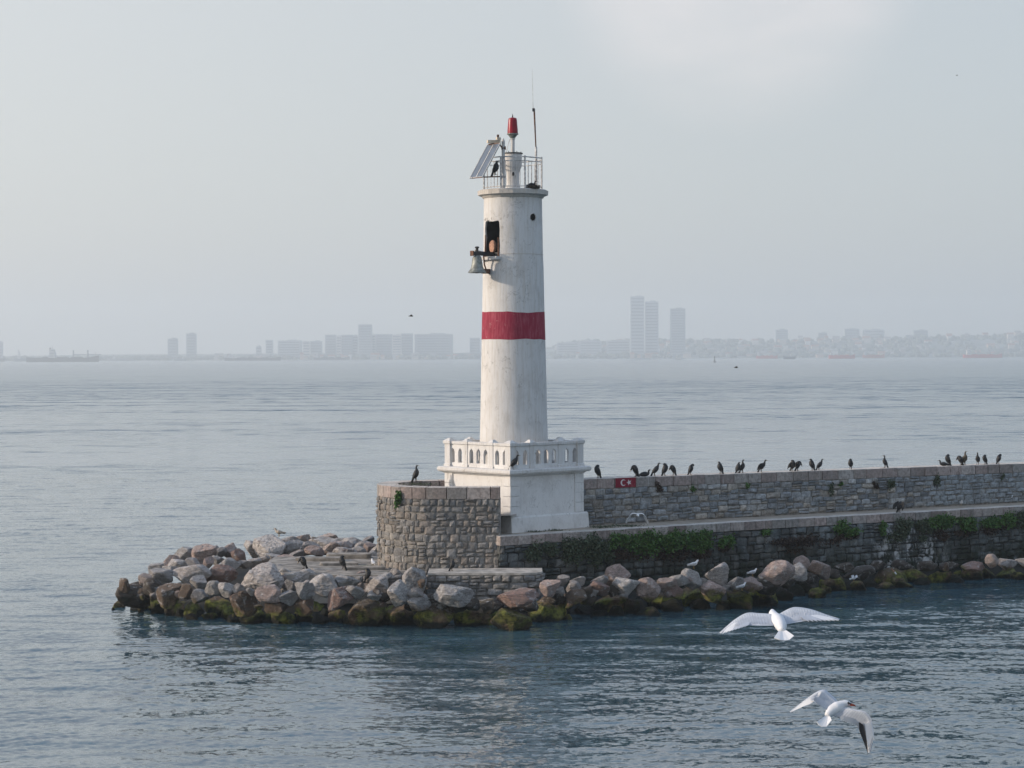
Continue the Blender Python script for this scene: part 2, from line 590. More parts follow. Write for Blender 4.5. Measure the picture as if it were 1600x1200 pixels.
# ------------------------------------------------------------------ sea
def build_sea():
    rng = np.random.default_rng(3)
    rows = []
    y = 57.0
    while y < 260:
        rows.append(y)
        y += max(0.105, 0.0011 * y)
    ys = np.array(rows)
    cols = 720
    u = np.linspace(-1, 1, cols)
    half = 0.275
    X = u[None, :] * (ys[:, None] * half + 4.0)
    Y = np.repeat(ys[:, None], cols, 1)
    Z = np.zeros_like(X)
    wx = X + 0.5 * np.sin(Y * 0.31 + 1.0) + 0.35 * np.sin(X * 0.23 + Y * 0.11)
    wy = Y + 0.5 * np.sin(X * 0.27 + 2.0) + 0.3 * np.sin(Y * 0.19 - X * 0.13)
    gust = 0.80 + 0.35 * np.sin(X * 0.11 + 0.07 * Y + 1.3) * np.sin(Y * 0.13 - 0.05 * X)
    n = 90
    for i in range(n):
        lam = 0.27 * (5.0 / 0.27) ** (i / (n - 1.0)) * rng.uniform(0.93, 1.07)
        th = R(-90 + 20) + rng.normal(0, 0.75)
        k = 2 * math.pi / lam
        slope = 0.017 if lam < 1.2 else 0.0055
        amp = slope / k
        spacing = np.maximum(0.105, 0.0011 * ys)[:, None] * 1.0
        fade = np.clip((lam / spacing - 2.2) / 2.0, 0, 1)
        ph = rng.uniform(0, 6.283)
        Z += amp * fade * np.sin(k * (math.cos(th) * wx + math.sin(th) * wy) + ph)
    Z *= gust
    # calm near the outer edge of the displaced patch so that it meets the flat sheet
    ef = np.clip((1 - np.abs(u))[None, :] * 14, 0, 1) * np.clip((260 - Y) / 60, 0, 1) * np.clip((Y - 57) / 3, 0, 1)
    Z *= ef
    nr = len(ys)
    V = np.stack([X, Y, Z], -1).reshape(-1, 3)
    a = (np.arange(nr - 1)[:, None] * cols + np.arange(cols - 1)[None, :]).ravel()
    Fq = np.stack([a, a + 1, a + cols + 1, a + cols], -1)
    xl, xr, y0, y1 = X[0, 0], X[0, -1], ys[0], ys[-1]
    XL, XR = X[-1, 0], X[-1, -1]
    b = len(V)
    ext = np.array([[-4600, -500, 0], [4600, -500, 0], [4600, 7500, 0], [-4600, 7500, 0]], float)
    V = np.vstack([V, ext])
    me = bpy.data.meshes.new('sea')
    c0, c1, c2, c3 = 0, cols - 1, nr * cols - 1, (nr - 1) * cols
    faces = Fq.tolist() + [[b, b + 1, c1, c0], [b + 1, b + 2, c2, c1], [b + 2, b + 3, c3, c2], [b + 3, b, c0, c3]]
    me.from_pydata(V.tolist(), [], faces)
    me.shade_smooth()
    m, t, bs = new_mat('sea_water')
    geo = N(t, 'ShaderNodeNewGeometry')
    sep = N(t, 'ShaderNodeSeparateXYZ')
    t.links.new(geo.outputs['Position'], sep.inputs[0])
    def noise2(sx, sy, sc, det, w):
        mp = N(t, 'ShaderNodeMapping')
        mp.inputs['Scale'].default_value = (sx, sy, 1)
        mp.inputs['Location'].default_value = (w * 13.7, w * 7.1, w)
        mp.inputs['Rotation'].default_value = (0, 0, 0.15 * (w % 3 - 1))
        t.links.new(geo.outputs['Position'], mp.inputs[0])
        n_ = N(t, 'ShaderNodeTexNoise', i_Scale=sc, i_Detail=det, i_Roughness=0.6)
        t.links.new(mp.outputs[0], n_.inputs['Vector'])
        return mul(t, n_.outputs[0], 0.5, 'SUBTRACT')
    far = N(t, 'ShaderNodeMapRange', interpolation_type='SMOOTHSTEP')
    far.inputs[1].default_value, far.inputs[2].default_value = 70, 300
    far.inputs[3].default_value, far.inputs[4].default_value = 0.85, 1.0
    t.links.new(sep.outputs[1], far.inputs[0])
    # wind lanes: rough water between Y 480 and 1150, slicks elsewhere
    lane = N(t, 'ShaderNodeMapping')
    lane.inputs['Scale'].default_value = (0.006, 0.020, 1)
    t.links.new(geo.outputs['Position'], lane.inputs[0])
    ln = N(t, 'ShaderNodeTexNoise', i_Scale=1.0, i_Detail=6, i_Roughness=0.6, i_Distortion=0.6)
    t.links.new(lane.outputs[0], ln.inputs['Vector'])
    lr = N(t, 'ShaderNodeMapRange')
    lr.inputs[1].default_value, lr.inputs[2].default_value = 0.35, 0.65
    lr.inputs[3].default_value, lr.inputs[4].default_value = 0.55, 1.30
    t.links.new(ln.outputs[0], lr.inputs[0])
    wob = mul(t, mul(t, ln.outputs[0], 0.5, 'SUBTRACT'), 900)
    yw = mul(t, sep.outputs[1], wob, 'ADD')
    def sm(lo, hi, a=0.0, b=1.0):
        r = N(t, 'ShaderNodeMapRange', interpolation_type='SMOOTHSTEP')
        r.inputs[1].default_value, r.inputs[2].default_value = lo, hi
        r.inputs[3].default_value, r.inputs[4].default_value = a, b
        t.links.new(yw, r.inputs[0])
        return r.outputs[0]
    bandm = mul(t, sm(430, 620), sm(820, 1150, 1, 0))
    calm = sm(1000, 1400, 1.0, 0.55)
    amp = mul(t, mul(t, mul(t, lr.outputs[0], mul(t, mul(t, bandm, 1.7), 1.0, 'ADD')), far.outputs[0]), calm)
    nx = mul(t, noise2(4.2, 5.6, 1.0, 5, 1), noise2(0.25, 0.6, 1.0, 3, 3), 'ADD')
    ny = mul(t, noise2(3.6, 6.0, 1.0, 5, 2), noise2(0.2, 0.7, 1.0, 3, 4), 'ADD')
    mid_ = N(t, 'ShaderNodeMapRange', interpolation_type='SMOOTHSTEP')
    mid_.inputs[1].default_value, mid_.inputs[2].default_value = 110, 330
    t.links.new(sep.outputs[1], mid_.inputs[0])
    swell = mul(t, mul(t, mul(t, noise2(0.12, 0.22, 1.0, 5, 5), 1.5), mul(t, noise2(0.02, 0.06, 1.0, 3, 6), 1.1), 'ADD'), mid_.outputs[0])
    ny = mul(t, ny, swell, 'ADD')
    k = 0.70
    cx = mul(t, mul(t, nx, amp), k)
    cy = mul(t, mul(t, ny, amp), k)
    comb = N(t, 'ShaderNodeCombineXYZ')
    t.links.new(cx, comb.inputs[0])
    t.links.new(cy, comb.inputs[1])
    addv = N(t, 'ShaderNodeVectorMath', operation='ADD')
    t.links.new(geo.outputs['Normal'], addv.inputs[0])
    t.links.new(comb.outputs[0], addv.inputs[1])
    nrm = N(t, 'ShaderNodeVectorMath', operation='NORMALIZE')
    t.links.new(addv.outputs[0], nrm.inputs[0])
    t.links.new(nrm.outputs[0], bs.inputs['Normal'])
    bs.inputs['Base Color'].default_value = (0.040, 0.090, 0.116, 1)
    rgh = N(t, 'ShaderNodeMapRange')
    rgh.inputs[1].default_value, rgh.inputs[2].default_value = 150, 900
    rgh.inputs[3].default_value, rgh.inputs[4].default_value = 0.05, 0.20
    t.links.new(sep.outputs[1], rgh.inputs[0])
    t.links.new(rgh.outputs[0], bs.inputs['Roughness'])
    bs.inputs['IOR'].default_value = 1.85
    me.materials.append(m)
    o = link('sea', me)
    tag(o, 'grey blue rippled open sea', kind='structure')
    o.pop('label', None)
    return o


build_sea()

# ------------------------------------------------------------------ rock bed under the boulders
YW = [(165, 950), (250, 962), (400, 975), (550, 978), (700, 980), (800, 984), (850, 973), (1000, 962), (1100, 952),
      (1200, 947), (1300, 930), (1400, 918), (1500, 910), (1600, 905), (1800, 893)]


def interp(tab, x):
    if x <= tab[0][0]: return tab[0][1]
    for (a, fa), (b, fb) in zip(tab, tab[1:]):
        if x <= b: return fa + (fb - fa) * (x - a) / (b - a)
    return tab[-1][1]


Q0 = at_z(780, 838, 3.7)
Q1 = at_z(1180, 814, 3.7)
Q2 = at_z(1600, 790.5, 3.7)
Q3 = Q2 + (Q2 - Q1) * 0.42
P0 = at_z(912, 748.5, 6.10)
P2 = at_z(1600, 724.0, 5.98)
P3 = P2 + (P2 - P0) * 0.22

front = [at_z(p, y, 0.0) for p, y in YW]
bed_poly_front = [(v.x, v.y) for v in front]
back = [(-21.6, 108.0), (-18, 114), (-14, 119), (-9, 121.5), (-4, 121), (0, 118), (P0.x, P0.y + 4), (12, 113 + 4), (24, 122), (P3.x, P3.y + 3), (47, 135)]


def interp_pts(pts, x):
    return interp(sorted(pts), x)


def bed_z(x, y):
    yf = interp_pts(bed_poly_front, x)
    yb = interp_pts(back, x)
    top = 1.0 if x < 5 else 0.5
    d = min(y - yf, yb - y)
    d2 = min(d, (x + 21.8) * 0.8)
    return max(-1.2, min(top, -0.75 + d2 * 0.34)) + 0.15 * noise.noise(Vector((x * 0.5, y * 0.5, 0)))


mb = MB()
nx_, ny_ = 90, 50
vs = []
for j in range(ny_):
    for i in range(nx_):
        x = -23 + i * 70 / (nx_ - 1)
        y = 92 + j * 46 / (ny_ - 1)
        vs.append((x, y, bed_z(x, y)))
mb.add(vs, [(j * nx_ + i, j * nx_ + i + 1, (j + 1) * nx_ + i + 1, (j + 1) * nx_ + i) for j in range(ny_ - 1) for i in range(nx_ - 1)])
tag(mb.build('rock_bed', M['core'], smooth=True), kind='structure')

# ------------------------------------------------------------------ stone pieces
def stone_variant(seed):
    rnd = random.Random(seed)
    mb = MB()
    n = 4
    us = [-0.5, -0.24, 0.22, 0.5]
    g = []
    for j in range(n):
        for i in range(n):
            edge = i in (0, n - 1) or j in (0, n - 1)
            cornr = i in (0, n - 1) and j in (0, n - 1)
            x, z = us[i], us[j]
            if cornr:
                x *= rnd.uniform(0.76, 0.98); z *= rnd.uniform(0.76, 0.98)
            elif edge:
                x *= rnd.uniform(0.90, 1.02); z *= rnd.uniform(0.90, 1.02)
            else:
                x += rnd.uniform(-.07, .07); z += rnd.uniform(-.07, .07)
            y = -rnd.uniform(0.00, 0.02) if edge else -rnd.uniform(0.04, 0.11)
            g.append((x, y, z))
    rim = [0, 1, 2, 3, 7, 11, 15, 14, 13, 12, 8, 4]
    fs = [(j * n + i, j * n + i + 1, (j + 1) * n + i + 1, (j + 1) * n + i) for j in range(n - 1) for i in range(n - 1)]
    b0 = len(g)
    g += [(g[k][0], 0.16, g[k][2]) for k in rim]
    for q in range(12):
        r = (q + 1) % 12
        fs.append((rim[q], b0 + q, b0 + r, rim[r]))
    mb.add(g, fs)
    me = mb.mesh('stone')
    fix_normals(me)
    return me


def with_mat(me, mat):
    m = me.copy()
    m.materials.clear()
    m.materials.append(mat)
    return m


stone_base = [stone_variant(100 + i) for i in range(9)]
STONES = {k: [with_mat(s, M[k]) for s in stone_base] for k in ('rubble', 'quaystone', 'parstone')}


def block_mesh(mat, bev=0.03, seed=0):
    bm = bmesh.new()
    bmesh.ops.create_cube(bm, size=1.0)
    bmesh.ops.bevel(bm, geom=list(bm.edges), offset=bev, segments=1, affect='EDGES', profile=0.5)
    rnd = random.Random(seed)
    for v in bm.verts:
        v.co += Vector((rnd.uniform(-1, 1), rnd.uniform(-1, 1), rnd.uniform(-1, 1))) * 0.008
    me = bpy.data.meshes.new('block')
    bm.to_mesh(me)
    bm.free()
    me.materials.append(mat)
    return me


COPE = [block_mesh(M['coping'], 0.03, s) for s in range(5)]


def pal(kind):
    g = random.random()
    v = random.uniform(0.75, 1.2)
    if kind == 'grey':
        v *= 1.0
        c = random.choice([(0.29, 0.28, 0.27), (0.25, 0.245, 0.24), (0.31, 0.29, 0.265), (0.21, 0.21, 0.21), (0.30, 0.265, 0.235)])
    elif kind == 'blue':
        v *= 2.1
        c = random.choice([(0.19, 0.20, 0.21), (0.15, 0.165, 0.175), (0.215, 0.215, 0.21), (0.24, 0.22, 0.195), (0.13, 0.14, 0.15)])
    elif kind == 'quay':
        v *= 1.7
        c = random.choice([(0.12, 0.135, 0.14), (0.085, 0.10, 0.105), (0.15, 0.155, 0.155), (0.10, 0.10, 0.095)])
    else:
        v *= 1.3
        c = random.choice([(0.33, 0.27, 0.25), (0.29, 0.25, 0.23), (0.30, 0.28, 0.265), (0.26, 0.215, 0.20), (0.34, 0.30, 0.28)])
    return tuple(x * v for x in c)


class Path:
    def __init__(self, pts):
        self.p = [Vector((p[0], p[1], 0)) for p in pts]
        self.z = [p[2] if len(p) > 2 else 0 for p in pts]
        self.s = [0.0]
        for a, b in zip(self.p, self.p[1:]): self.s.append(self.s[-1] + (b - a).length)
        self.L = self.s[-1]

    def at(self, s):
        s = max(0.0, min(self.L - 1e-5, s))
        for i in range(len(self.p) - 1):
            if s <= self.s[i + 1]:
                t = (s - self.s[i]) / (self.s[i + 1] - self.s[i])
                d = (self.p[i + 1] - self.p[i]).normalized()
                q = self.p[i].lerp(self.p[i + 1], t)
                return q, d, self.z[i] + (self.z[i + 1] - self.z[i]) * t
        return self.p[-1], (self.p[-1] - self.p[-2]).normalized(), self.z[-1]


def outn(d):   # outward (to the camera side) normal for a path walked left to right
    return Vector((d.y, -d.x, 0))


def stones_on(path, z0, ztop_off, heights, wrange, kind, palk, parent, limit=300, s_from=0.0, s_to=None, bulge=1.0):
    """rubble facing: individual stones as parts, past the limit one joined 'stuff' part"""
    s_to = path.L if s_to is None else s_to
    recs = []
    tot = sum(heights)
    _, _, zt0 = path.at(0)
    for ci in range(len(heights)):
        s = s_from + random.uniform(-0.2, 0)
        while s < s_to:
            w = random.uniform(*wrange) * (1.25 if random.random() < 0.15 else 1.0)
            a, b = max(s, s_from), min(s + w, s_to)
            s += w
            if b - a < 0.12: continue
            q, d, zt = path.at((a + b) / 2)
            zt -= ztop_off
            scale = (zt - z0) / tot
            h = heights[ci] * scale
            zc = zt - sum(heights[:ci]) * scale - h / 2
            if b - a > 0.30 and random.random() < 0.22:
                f = random.uniform(.35, .65)
                recs.append((q, d, zc + h / 2 - h * f / 2, b - a, h * f, q.y))
                recs.append((q, d, zc - h / 2 + h * (1 - f) / 2, b - a, h * (1 - f), q.y))
            elif b - a > 0.25 and random.random() < 0.15 and ci < len(heights) - 1:
                recs.append((q, d, zc - h * .12, b - a, h * 1.28, q.y - .02))
            else:
                recs.append((q, d, zc + random.uniform(-.03, .03), b - a, h * random.uniform(.9, 1.08), q.y))
    recs.sort(key=lambda r: r[5])
    mbj = MB()
    for n_, (q, d, zc, w, h, _) in enumerate(recs):
        me = random.choice(STONES[kind])
        rz = math.atan2(d.y, d.x)
        o = outn(d) * random.uniform(-0.02, 0.03)
        lc = Vector((q.x + o.x, q.y + o.y, zc + random.uniform(-.015, .015)))
        rot = (0, random.uniform(-0.09, 0.09), rz)
        sc = (w - random.uniform(0.0, 0.045), random.uniform(0.5, 1.6) * bulge, h - random.uniform(0.0, 0.04))
        if n_ < limit:
            link('stone', me, parent, lc - parent.location, rot, sc, pal(palk))
        else:
            mt = Matrix.Translation(lc - parent.location) @ Matrix.Rotation(rz, 4, 'Z') @ Matrix.Diagonal((sc[0], sc[1], sc[2], 1))
            mbj.add([mt @ v.co for v in me.vertices], [tuple(p.vertices) for p in me.polygons])
    if mbj.v:
        o = mbj.build('stone_facing', M[kind], parent, color=pal(palk))
        o['kind'] = 'stuff'


def cope_on(path, h, depth, wrange, parent, over=0.03, s_from=0.0, s_to=None, palk='pink', skip=None):
    s_to = path.L if s_to is None else s_to
    s = s_from
    while s < s_to - 0.05:
        w = min(random.uniform(*wrange), s_to - s)
        if s_to - (s + w) < 0.35: w = s_to - s
        q, d, zt = path.at(s + w / 2)
        rz = math.atan2(d.y, d.x)
        n = outn(d)
        c = q + n * over - n * (depth / 2)
        link('coping_stone', random.choice(COPE), parent, Vector((c.x, c.y, zt - h / 2 + random.uniform(-.008, .008))) - parent.location,
             (0, 0, rz + random.uniform(-.006, .006)), (w - 0.025, depth + random.uniform(-.02, .02), h), pal(palk))
        s += w


def strip_body(pts_front, pts_back, z0, ztops, mat, name, parent, z0s=None):
    """solid body between two polylines"""
    n = len(pts_front)
    vs, fs = [], []
    for i in range(n):
        for p in (pts_front[i], pts_back[i]):
            vs.append((p[0], p[1], z0)); vs.append((p[0], p[1], ztops[i]))
    for i in range(n - 1):
        a, b = i * 4, (i + 1) * 4
        fs += [(a, b, b + 1, a + 1), (a + 3, b + 3, b + 2, a + 2), (a + 1, b + 1, b + 3, a + 3), (a + 2, b + 2, b, a)]
    fs += [(0, 1, 3, 2), ((n - 1) * 4, (n - 1) * 4 + 2, (n - 1) * 4 + 3, (n - 1) * 4 + 1)]
    mb = MB().add([Vector(v) - parent.location for v in vs], fs)
    return mb.build(name, mat, parent)


# ---- quay (lower jetty) with its coping and walkway
quay = empty('quay_wall', (Q0.x, Q0.y, 0), 'dark damp rubble quay wall with overhanging plants carrying the walkway above the boulders', 'quay wall')
qp = Path([(Q0.x, Q0.y, 3.7), (Q1.x, Q1.y, 3.7), (Q2.x, Q2.y, 3.7), (Q3.x, Q3.y, 3.7)])
dq = (Q3 - Q0).normalized()
nq = outn(Vector((dq.x, dq.y, 0)))
fr = [p - nq * 0.10 for p in (Q0, Q1, Q2, Q3)]
bk = [(P0 + Vector((-4.0, -1.0, 0))), at_z(1180, 814, 3.7) - nq * 5.0, P2 - nq * 0.9, P3 - nq * 0.9]
strip_body([(p.x, p.y) for p in fr], [(p.x, p.y) for p in bk], -0.6, [3.25] * 4, M['darkmortar'], 'mortar_core', quay)
stones_on(qp, 0.4, 0.47, [0.36, 0.42, 0.44, 0.36, 0.40, 0.40, 0.40], (0.36, 0.80), 'quaystone', 'quay', quay, 290)
cope_on(qp, 0.46, 0.75, (0.75, 1.15), quay, over=0.07)
# left return of the quay below the tower
wk_front = [p - nq * 0.66 for p in (Q0, Q1, Q2, Q3)]
strip = MB()
wf = [(p.x, p.y) for p in wk_front]
wb = [(P0.x - 7.5, P0.y - 1.6), ((P0.x + P2.x) / 2 - 3.0, (P0.y + P2.y) / 2 - 1.5), (P2.x, P2.y + 0.3), (P3.x, P3.y + 0.3)]
vs, fs = [], []
for a, b in zip(wf, wb):
    vs += [(a[0], a[1], 3.26), (a[0], a[1], 3.675), (b[0], b[1], 3.675), (b[0], b[1], 3.26)]
for i in range(3):
    for k in range(4):
        l = (k + 1) % 4
        fs.append((i * 4 + k, i * 4 + l, i * 4 + 4 + l, i * 4 + 4 + k))
fs += [(0, 1, 2, 3), (15, 14, 13, 12)]
strip.add(vs, fs)


def walk_mat():
    m, t, b = new_mat('walkway_concrete')
    p = pos(t)
    c = mix(t, nz(t, p, 1.2, 6, 0.65, 0.3, 0.7), (0.28, 0.235, 0.185), (0.42, 0.355, 0.285))
    c = mix(t, mul(t, nz(t, p, 3, 6, 0.7, 0.55, 0.7), 0.6), c, (0.12, 0.10, 0.085))
    t.links.new(c, b.inputs['Base Color'])
    b.inputs['Roughness'].default_value = 0.9
    bump(t, b, nz(t, p, 8, 6, 0.7), 0.4, 0.03)
    return m


tag(strip.build('walkway', walk_mat()), kind='structure')

# ---- parapet wall
par = empty('parapet_wall', (P0.x, P0.y, 3.7), 'long grey rubble parapet wall with pale coping where the cormorants sit', 'wall')
PB = P0 + (P0 - P2).normalized() * 3.2      # runs on behind the tower base
pp = Path([(PB.x, PB.y, 6.11), (P0.x, P0.y, 6.10), (P2.x, P2.y, 5.98), (P3.x, P3.y, 5.95)])
dp = (P2 - P0); dp.z = 0; dp.normalize()
npn = outn(dp)
fr = [(p - npn * 0.03) for p in (PB, P0, P2, P3)]
bk = [(p - npn * 1.15) for p in (PB, P0, P2, P3)]
strip_body([(p.x, p.y) for p in fr], [(p.x, p.y) for p in bk], 0.0, [5.6, 5.6, 5.48, 5.45], M['mortar'], 'mortar_core', par)
stones_on(pp, 3.72, 0.53, [0.30, 0.26, 0.34, 0.28, 0.32, 0.30], (0.40, 0.80), 'parstone', 'blue', par, 290, s_from=2.6)
# the flag is painted on the third coping stone
flag_s0 = 3.2 + 1.92
def coping_parapet():
    cope_on(pp, 0.52, 1.25, (0.80, 1.20), par, over=0.03, s_to=flag_s0 - 0.005)
    cope_on(pp, 0.52, 1.25, (0.80, 1.25), par, over=0.03, s_from=flag_s0 + 1.32)
coping_parapet()
qf, df, zf = pp.at(flag_s0 + 0.66)
nf = outn(df)
cf = qf + nf * 0.03 - nf * 0.625
link('coping_stone', COPE[0], par, Vector((cf.x, cf.y, zf - 0.26)) - par.location, (0, 0, math.atan2(df.y, df.x)), (1.30, 1.25, 0.52), (0.3, 0.26, 0.24))


def on_face(u, v, w):
    q = qf + df * u + nf * (0.03 + w)
    return Vector((q.x, q.y, zf - 0.26 + v)) - par.location


FS = 1.06
flag = MB().add([on_face(u, v, w) for w in (-0.01, 0.008) for u, v in ((-.63, -.25), (.63, -.25), (.63, .25), (-.63, .25))],
                [(0, 3, 2, 1), (4, 5, 6, 7), (0, 1, 5, 4), (1, 2, 6, 5), (2, 3, 7, 6), (3, 0, 4, 7)]).build('painted_flag', M['flagred'], par)
flag['label'] = 'small red flag with a white crescent and star painted on the coping'
n = 24
outer = [(-.15 + .17 * math.cos(a), .17 * math.sin(a)) for a in [R(38) + (R(360) - R(76)) * k / n for k in range(n + 1)]]
inner = [(-.11 + .128 * math.cos(a), .128 * math.sin(a)) for a in [R(52) + (R(360) - R(104)) * k / n for k in range(n + 1)]]
vs = [on_face(u, v, 0.008) for u, v in outer + inner] + [on_face(u, v, 0.014) for u, v in outer + inner]
m_ = n + 1
fs = []
for i in range(n):
    fs.append((2 * m_ + i, 2 * m_ + i + 1, 3 * m_ + i + 1, 3 * m_ + i))
    fs.append((i, i + 1, 2 * m_ + i + 1, 2 * m_ + i))
    fs.append((m_ + i, 3 * m_ + i, 3 * m_ + i + 1, m_ + i + 1))
cres = MB().add(vs, fs).build('crescent', M['flagwhite'], flag)
star = []
for k in range(10):
    r = 0.165 if k % 2 == 0 else 0.068
    a = R(180) + k * R(36)
    star.append((0.205 + r * math.cos(a), r * math.sin(a)))
vs = [on_face(u, v, 0.008) for u, v in star] + [on_face(u, v, 0.014) for u, v in star] + [on_face(0.205, 0, 0.014)]
fs = [(10 + i, 10 + (i + 1) % 10, 20) for i in range(10)] + [(i, (i + 1) % 10, 10 + (i + 1) % 10, 10 + i) for i in range(10)]
MB().add(vs, fs).build('star', M['flagwhite'], flag)

# ---- round head wall
RC = Vector((-3.45, 103.35, 0))
RR = 3.35
fpts = []
ZT = 6.06
for k in range(0, 13):      # back to front round the left side
    a = R(90) + R(180) * k / 12
    fpts.append((RC.x + RR * math.cos(a), RC.y + RR * math.sin(a), ZT))
fpts = fpts + [(-0.62, 99.88, ZT)]
back_end = (0.9, 106.75, ZT)
fpath = [back_end] + fpts
# path is walked so that its outer side is on the right hand: back -> left -> front
head = empty('round_wall', (RC.x, RC.y, 2.2), 'curved rubble wall with tall coping stones left of the white tower base', 'wall')
rp = Path(fpath)
_in = []
for i, p in enumerate(fpath):
    a = Vector(fpath[max(i - 1, 0)]); b = Vector(fpath[min(i + 1, len(fpath) - 1)])
    d = (b - a); d.z = 0; d.normalize()
    nn_ = outn(d)
    _in.append((p, nn_))
strip_body([(p[0] - nn_.x * .035, p[1] - nn_.y * .035) for p, nn_ in _in], [(p[0] - nn_.x * .95, p[1] - nn_.y * .95) for p, nn_ in _in], 0.6, [5.5] * len(_in), M['mortar'], 'mortar_core', head)
stones_on(rp, 1.9, 0.56, [0.34, 0.30, 0.36, 0.30, 0.34, 0.38, 0.32, 0.36, 0.34, 0.40], (0.20, 0.55), 'rubble', 'grey', head, 300, s_from=0.5, bulge=0.6)
# coping follows the curve: wedge blocks
cope_s = 0.0
while cope_s < rp.L - 0.3:
    w = random.uniform(0.85, 1.25) if cope_s < 3 or cope_s > rp.L - 4 else random.uniform(0.6, 0.8)
    if rp.L - (cope_s + w) < 0.4: w = rp.L - cope_s
    ring_o, ring_i = [], []
    for f in (0.02 / w, 0.5, 1 - 0.02 / w):
        q, d, _ = rp.at(cope_s + w * f)
        nn_ = outn(d)
        ring_o.append(q + nn_ * 0.05)
        ring_i.append(q - nn_ * 0.98)
    vs = []
    for zz in (ZT - 0.56, ZT + random.uniform(-.012, .012)):
        for a in ring_o + ring_i[::-1]:
            vs.append(Vector((a.x, a.y, zz)) - head.location)
    fs = [(5, 4, 3, 2, 1, 0), (6, 7, 8, 9, 10, 11)] + [(k, (k + 1) % 6, 6 + (k + 1) % 6, 6 + k) for k in range(6)]
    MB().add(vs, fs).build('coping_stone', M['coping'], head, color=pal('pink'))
    cope_s += w
# floor inside
mb = MB()
cir = [(RC.x + 2.5 * math.cos(R(90 + k * 15)), RC.y + 2.5 * math.sin(R(90 + k * 15))) for k in range(13)] + [(0.2, 101.0), (0.2, 105.9)]
mb.add([(x, y, 4.6) for x, y in cir], [tuple(range(len(cir)))])
tag(mb.build('terrace_floor', M['concrete']), kind='structure')

# ---- low stone platform in front, and the paved slabs on its left
plat = empty('stone_platform', at_z(750, 893, 1.2), 'low rubble platform with flat pale top and rounded right end below the curved wall', 'platform')
A = at_z(668, 896, 2.15); B = at_z(815, 896, 2.15)
ppts = [(A.x, A.y + 0.9, 2.15), (A.x, A.y, 2.15), (B.x, B.y, 2.15)]
for k in range(1, 7):
    a = R(-90 + k * 15)
    ppts.append((B.x + 1.0 * math.cos(a), B.y + 1.0 + 1.0 * math.sin(a), 2.15))
ppts.append((B.x + 1.0, B.y + 2.4, 2.15))
plp = Path(ppts)
top = [(p[0], p[1]) for p in ppts] + [(A.x, B.y + 2.4)]
pm = MB()
inn = [(plp.p[i] - outn((plp.p[min(i + 1, len(ppts) - 1)] - plp.p[max(i - 1, 0)]).normalized()) * 0.08) for i in range(len(ppts))]
tb = [(p.x, p.y) for p in inn] + [(A.x, B.y + 2.4)]
nb = len(tb)
pm.add([Vector((x, y, z)) - plat.location for z in (-0.2, 2.06) for x, y in tb],
       [tuple(range(nb))[::-1], tuple(range(nb, 2 * nb))] + [(k, (k + 1) % nb, nb + (k + 1) % nb, nb + k) for k in range(nb)])
pm.build('mortar_core', M['mortar'], plat)
cm_ = MB()
cm_.add([Vector((x, y, z)) - plat.location for z in (2.063, 2.16) for x, y in top],
        [tuple(range(nb))[::-1], tuple(range(nb, 2 * nb))] + [(k, (k + 1) % nb, nb + (k + 1) % nb, nb + k) for k in range(nb)])
cm_.build('cap_slab', M['slab'], plat)
stones_on(plp, 0.4, 0.10, [0.34, 0.32, 0.36, 0.34, 0.34], (0.40, 0.75), 'rubble', 'grey', plat, 200)

pav = MB()
tag_p = [(-10.9, 98.6), (-6.0, 98.3), (-4.2, 98.3), (-4.2, 102.5), (-6.6, 107.5), (-12.5, 107.5), (-12.6, 103.0)]
pav.add([(x, y, z) for z in (0.6, 1.98) for x, y in tag_p], [tuple(range(7))[::-1], tuple(range(7, 14))] + [(k, (k + 1) % 7, 7 + (k + 1) % 7, 7 + k) for k in range(7)])
tag(pav.build('paved_terrace', M['concrete']), kind='structure')
# loose long slabs lying on it, one above the other
for (px, py, w, d, h, rz, nm) in [(530, 882, 1.9, 0.7, 0.13, 0.12, 'nearest and lowest'), (500, 875, 2.4, 0.8, 0.17, -0.09, 'middle'),
                                  (545, 871, 2.3, 0.8, 0.24, -0.05, 'thickest, farthest'), (570, 889, 2.0, 0.7, 0.14, 0.03, 'small one, in front')]:
    b0 = at_z(px, py, 2.0)
    o = link('stone_slab', block_mesh(M['concrete'], 0.06, int(px)), None, (b0.x, b0.y, 1.98 + h / 2), (0.02, 0, rz), (w, d, h), (0.3, 0.27, 0.24))
    tag(o, 'long flat stone slab on the terrace left of the curved wall, the %s' % nm, 'slab', 'stone slabs lying on the terrace')
fc = STONES['rubble']
tr = empty('terrace_facing', (-8, 98.4, 1.2), 'short row of pale rubble stones edging the paved terrace behind the boulders', 'wall')
tp = Path([(-11.2, 98.75, 1.98), (-6.0, 98.2, 1.98), (-4.25, 98.2, 1.98)])
stones_on(tp, 0.9, 0.0, [0.34, 0.36, 0.38], (0.40, 0.7), 'rubble', 'pink', tr, 60)

# ------------------------------------------------------------------ lighthouse
TH = R(42)
FC = Vector((-0.10, 101.6, 0))
S = 5.03
e1 = Vector((math.cos(TH), math.sin(TH), 0))       # along the right face, away
e2 = Vector((-math.sin(TH), math.cos(TH), 0))      # along the left face, away
AX = FC + (e1 + e2) * (S / 2)
AX.z = 0
lh = empty('lighthouse', (AX.x, AX.y, 3.7), 'white cylindrical lighthouse with one red band on a square balustraded base', 'lighthouse')
L0 = lh.location.copy()


def sq(h, z, c=None):     # square ring (world) with half side h
    return [AX + e1 * (sx * h) + e2 * (sy * h) + Vector((0, 0, z)) for sx, sy in ((-1, -1), (1, -1), (1, 1), (-1, 1))]


def square_stack(prof, name, mat, bevel=0.0):
    mb = MB()
    mb.rings([[p - L0 for p in sq(h, z)] for h, z in prof])
    return mb.build(name, mat, lh)


